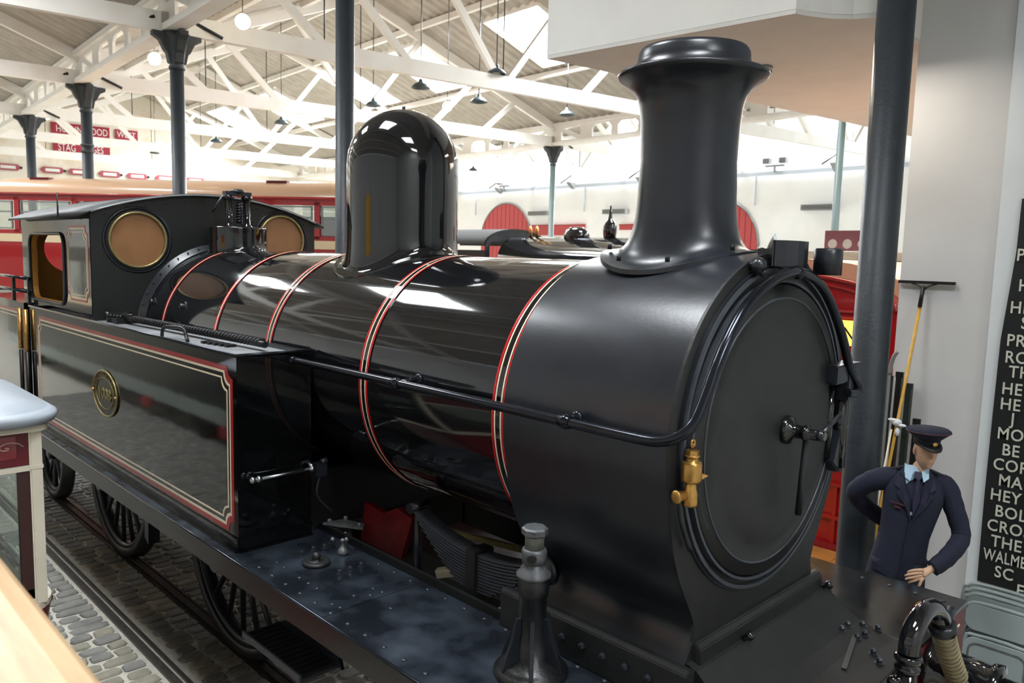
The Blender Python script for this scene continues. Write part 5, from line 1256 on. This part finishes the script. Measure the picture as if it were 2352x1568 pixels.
# ------------------------------------------------------------------ folded plastic chairs
def chair(x, y, z0, rot, lab, tilt=.10):
    t = thing('folding_chair', lab, 'chair', (x, y, z0), rotz=rot, group=None)
    t.rotation_euler = (-tilt, 0, rot)
    W_, H_ = .235, .755
    def rr(x0, z0_, x1, z1, r): return rrect(x0, z0_, x1, z1, r, 6)
    m3 = M3((1, 0, 0), (0, 0, 1), (0, -1, 0))
    pts = [(-W_, 0, .02), (-W_, 0, H_-.10), (-W_+.03, 0, H_-.03), (-W_+.10, 0, H_), (W_-.10, 0, H_), (W_-.03, 0, H_-.03), (W_, 0, H_-.10), (W_, 0, .02)]
    MB().tube(smoothpath(pts, 3), .014, 10).build('back_frame', plastic, t, local=True)
    pts = [(-W_+.035, -.03, .02), (-W_+.035, -.03, H_-.28), (-W_+.10, -.03, H_-.22), (W_-.10, -.03, H_-.22), (W_-.035, -.03, H_-.28), (W_-.035, -.03, .02)]
    MB().tube(smoothpath(pts, 3), .013, 10).build('leg_frame', plastic, t, local=True)
    vs, fs = from_curve([rr(-W_+.02, H_-.19, W_-.02, H_-.015, .06)], .014, m3, bevel=.004); MB().add(vs, fs).build('backrest', plastic, t, local=True)
    vs, fs = from_curve([rr(-W_+.035, .22, W_-.035, H_-.235, .07)], .016, M3((1, 0, 0), (0, 0, 1), (0, -1, 0), (0, -.035, 0)), bevel=.005); MB().add(vs, fs).build('seat', plastic, t, local=True)
    vs, fs = from_curve([rr(-W_+.06, .25, W_-.06, H_-.265, .06), rr(-W_+.072, .262, W_-.072, H_-.277, .05)], .004, M3((1, 0, 0), (0, 0, 1), (0, -1, 0), (0, -.050, 0))); MB().add(vs, fs).build('seat_rim', greysteel, t, local=True)
    return t
for k, (x, y, lab) in enumerate(((3.05, 2.98, 'folded grey plastic chair at the back of the stack'), (3.08, 2.88, 'folded grey plastic chair, third from the front of the stack'), (3.11, 2.78, 'folded grey plastic chair, second from the front of the stack'), (3.15, 2.62, 'folded grey plastic chair at the front of the stack beside the vacuum hose'))):
    chair(x, y, .0 if k < 3 else .0, .02, lab)
    
# ------------------------------------------------------------------ kiosk on the left, gallery handrail
ks = thing('display_kiosk', 'cream and maroon glazed kiosk with grey round cornered roof at the left', 'kiosk', (-1.4, -2.75, 0))
kx0, kx1, ky0, ky1 = -2.05, -.687, -3.35, -2.129
def rr3(e, r): return rrect(kx0-e, ky0-e, kx1+e, ky1+e, r, 8)
ID = Matrix.Identity(4)
MB().prism(rr3(.04, .10), 1.996, 2.029, ID).build('roof_underside', creampost, ks)
rf_ = MB(); secs = [(0.041, 2.021, 0.18), (0.098, 2.041, 0.246), (0.119, 2.07, 0.279), (0.111, 2.094, 0.279), (0.082, 2.111, 0.279), (0.07, 2.111, 0.271), (0.066, 2.123, 0.271), (-0.082, 2.139, 0.246), (-0.41, 2.16, 0.164)]
vs = []; n_ = None
for e, z, r in secs:
    p = rr3(e, r); n_ = len(p); vs += [(x, y, z) for x, y in p]
rf_.add(vs, [(i*n_+t, i*n_+(t+1) % n_, (i+1)*n_+(t+1) % n_, (i+1)*n_+t) for i in range(len(secs)-1) for t in range(n_)]+[tuple((len(secs)-1)*n_+t for t in range(n_))], True).build('roof', greyp, ks)
for x, y in ((kx1-.035, ky1-.035), (kx1-.035, ky0+.035), (kx0+.035, ky1-.035), (kx0+.035, ky0+.035)):
    MB().box((x-.033, y-.033, 0.946), (x+.033, y+.033, 2.012)).build('corner_post', creampost, ks, bevel=.008)
    MB().box((x-.037, y-.037, 1.762), (x+.037, y+.037, 1.795)).build('post_ring', creampost, ks, bevel=.006)
et = mat('etched_ruby', '#7a1524', .25, coat=.6)
for a, nm_ in ((0, 'x'), (1, 'y')):
    for q in (0, 1):
        if a == 0: # faces with constant x
            X = kx1-.03 if q else kx0+.03
            B_ = lambda y0, y1, z0, z1, t_=.02: ((X-t_, y0, z0), (X+t_, y1, z1))
            lo_, hi_ = ky0+.07, ky1-.07
        else:
            X = ky1-.03 if q else ky0+.03
            B_ = lambda x0, x1, z0, z1, t_=.02: ((x0, X-t_, z0), (x1, X+t_, z1))
            lo_, hi_ = kx0+.07, kx1-.07
        MB().box(*B_(lo_, hi_, 1.762, 1.791, .03)).build('transom', creampost, ks)
        MB().box(*B_(lo_, hi_, 0.946, 0.987, .026)).build('sill', creampost, ks)
        MB().box(*B_(lo_, hi_, 1.795, 2.004, .010)).build('maroon_fascia', maroon, ks)
        gp = MB().box(*B_(lo_+.06, hi_-.06, 1.84, 1.971, .014)).build('etched_panel', et, ks)
        MB().box(*B_(lo_, lo_+.06, 0.987, 1.762, .018)).build('window_stile', mat('dark_mahogany', '#3a1e1c', .4), ks)
        MB().box(*B_(hi_-.06, hi_, 0.987, 1.762, .018)).build('window_stile', mat('dark_mahogany', '#3a1e1c', .4), ks)
        MB().box(*B_(lo_, hi_, 0.987, 1.045, .018)).build('window_rail', mat('dark_mahogany', '#3a1e1c', .4), ks)
        MB().box(*B_(lo_+.05, hi_-.05, 1.045, 1.762, .004)).build('window_glass', clear, ks)
        if a == 0 and q == 1:
            # scrollwork on the etched panel
            for s0_ in range(5):
                yy = ky1-.18-s0_*.25; pts = [(X+.019, yy+.085*math.exp(-.16*k)*math.cos(k*.5), 1.906+.05*math.exp(-.16*k)*math.sin(k*.5)) for k in range(22)]
                MB().tube(pts, .004, 5).build('scroll', mat('scroll_pale', '#c79a92', .4), gp)
                pts = [(X+.019, yy-.15+.05*math.exp(-.2*k)*math.cos(pi-k*.5), 1.914+.037*math.exp(-.2*k)*math.sin(pi-k*.5)) for k in range(18)]
                MB().tube(pts, .0035, 5).build('scroll', mat('scroll_pale', '#c79a92', .4), gp)
MB().prism(rr3(.055, .25), 0.914, 0.95, ID).build('base_ledge', creampost, ks)
b = MB(); secs = [(.0, 0, .2), (.01, .3, .22), (.03, .7, .25), (.05, 0.881, .26), (.062, 0.918, .26)]; vs = []
for e, z, r in secs:
    p = rr3(e, r); n_ = len(p); vs += [(x, y, z) for x, y in p]
b.add(vs, [(i*n_+t, i*n_+(t+1) % n_, (i+1)*n_+(t+1) % n_, (i+1)*n_+t) for i in range(len(secs)-1) for t in range(n_)], True).build('red_base', deepred, ks)
MB().box((-1.9, -3.2, .02), (-.85, -2.3, 0.963)).build('plinth', mat('kiosk_dark', '#241618', .6), ks)
# gallery
gr = thing('gallery_handrail', 'pale oak gallery handrail close to the camera at bottom left', 'handrail', (2.5, -3.1, 1.45))
pr = [(-3.16, 2.44), (-3.02, 2.44), (-3.005, 2.46), (-3.003, 2.49), (-3.02, 2.51), (-3.05, 2.52), (-3.15, 2.52), (-3.18, 2.50), (-3.18, 2.46)]
MB().prism(pr, 1.2, 4.9, YZ).build('rail', woodm, gr, bevel=.004)
for k in range(12): MB().tube([(1.35+k*.3, -3.09, 1.47), (1.35+k*.3, -3.09, 2.44)], .012, 8).build('baluster', dark, gr)
MB().box((1.15, -5.6, 1.35), (6.5, -3.06, 1.45)).build('floor_gallery', mat('gallery_board', '#6a5238', .6), kind='structure')
for x in (1.3, 4.8):
    for y in (-3.3, -5.4): 
        t = thing('gallery_post', 'square dark timber post under the gallery, %s the engine, at its %s end' % ('beside' if y > -4 else 'away from', 'kiosk' if x < 2 else 'far'), 'post', (x, y, 0)); MB().box((x-.06, y-.06, -.02), (x+.06, y+.06, 1.35)).build('post_body', dark, t)
# added unseen coach behind the camera, banded for the side tank's reflections
t = thing('reflection_coach', 'unseen dark green coach with pale skirt, added to be mirrored in the side tank', 'coach', (-12, -5.5, 0))
gc = mat('coach_green', '#1b2220', .3, coat=.3); pk = mat('coach_skirt', '#8d958f', .5)
MB().box((-21, -6.9, .32), (-5.0, -4.35, .62)).build('skirt_panels', pk, t, bevel=.03); MB().box((-21, -6.9, .62), (-5.0, -4.35, 1.75)).build('side_panels', gc, t)
MB().box((-20.8, -6.8, .14), (-5.2, -4.6, .32)).build('chassis', dark, t); MB().box((-21, -6.9, 1.75), (-5.0, -4.35, 1.9)).build('waist_band', buscream, t)
MB().box((-20.9, -6.85, 1.9), (-5.05, -4.4, 2.7)).build('window_band', glassw, t); MB().box((-21, -6.9, 2.7), (-5.0, -4.35, 3.0)).build('roof', gc, t, bevel=.08)
for k in range(11): MB().box((-20.9+k*1.55, -4.40, 1.9), (-20.75+k*1.55, -4.34, 2.7)).build('pillar', gc, t)
for x in (-18.5, -8.0): MB().lathe([(.3, 0), (.5, 0), (.5, .22), (.3, .22)], (x, -4.60, .50), (0, 1, 0), 24).build('wheel', blackt, t)
for x in (-10.5, -7.2, -6.6): MB().box((x, -4.36, .16), (x+.35, -4.33, .34)).build('mirrored_red', busred, t)
t = thing('reflection_banner', 'unseen yellow and orange banner on two poles, added to be mirrored in the dome', 'banner', (-2.2, -6.3, 0))  # added unseen banner that colours the dome's reflection
MB().box((-2.9, -6.32, 3.2), (-1.5, -6.29, 3.95)).build('yellow_cloth', mat('banner_yellow', '#e8b21a', .6), t); MB().box((-2.9, -6.32, 2.5), (-1.5, -6.29, 3.2)).build('orange_cloth', mat('banner_orange', '#d8641c', .6), t)
for x in (-2.93, -1.47): MB().tube([(x, -6.3, -.02), (x, -6.3, 4.0)], .03, 8).build('pole', dark, t)
for x in (-2.93, -1.47): MB().box((x-.25, -6.45, -.03), (x+.25, -6.15, .03)).build('foot', dark, t)
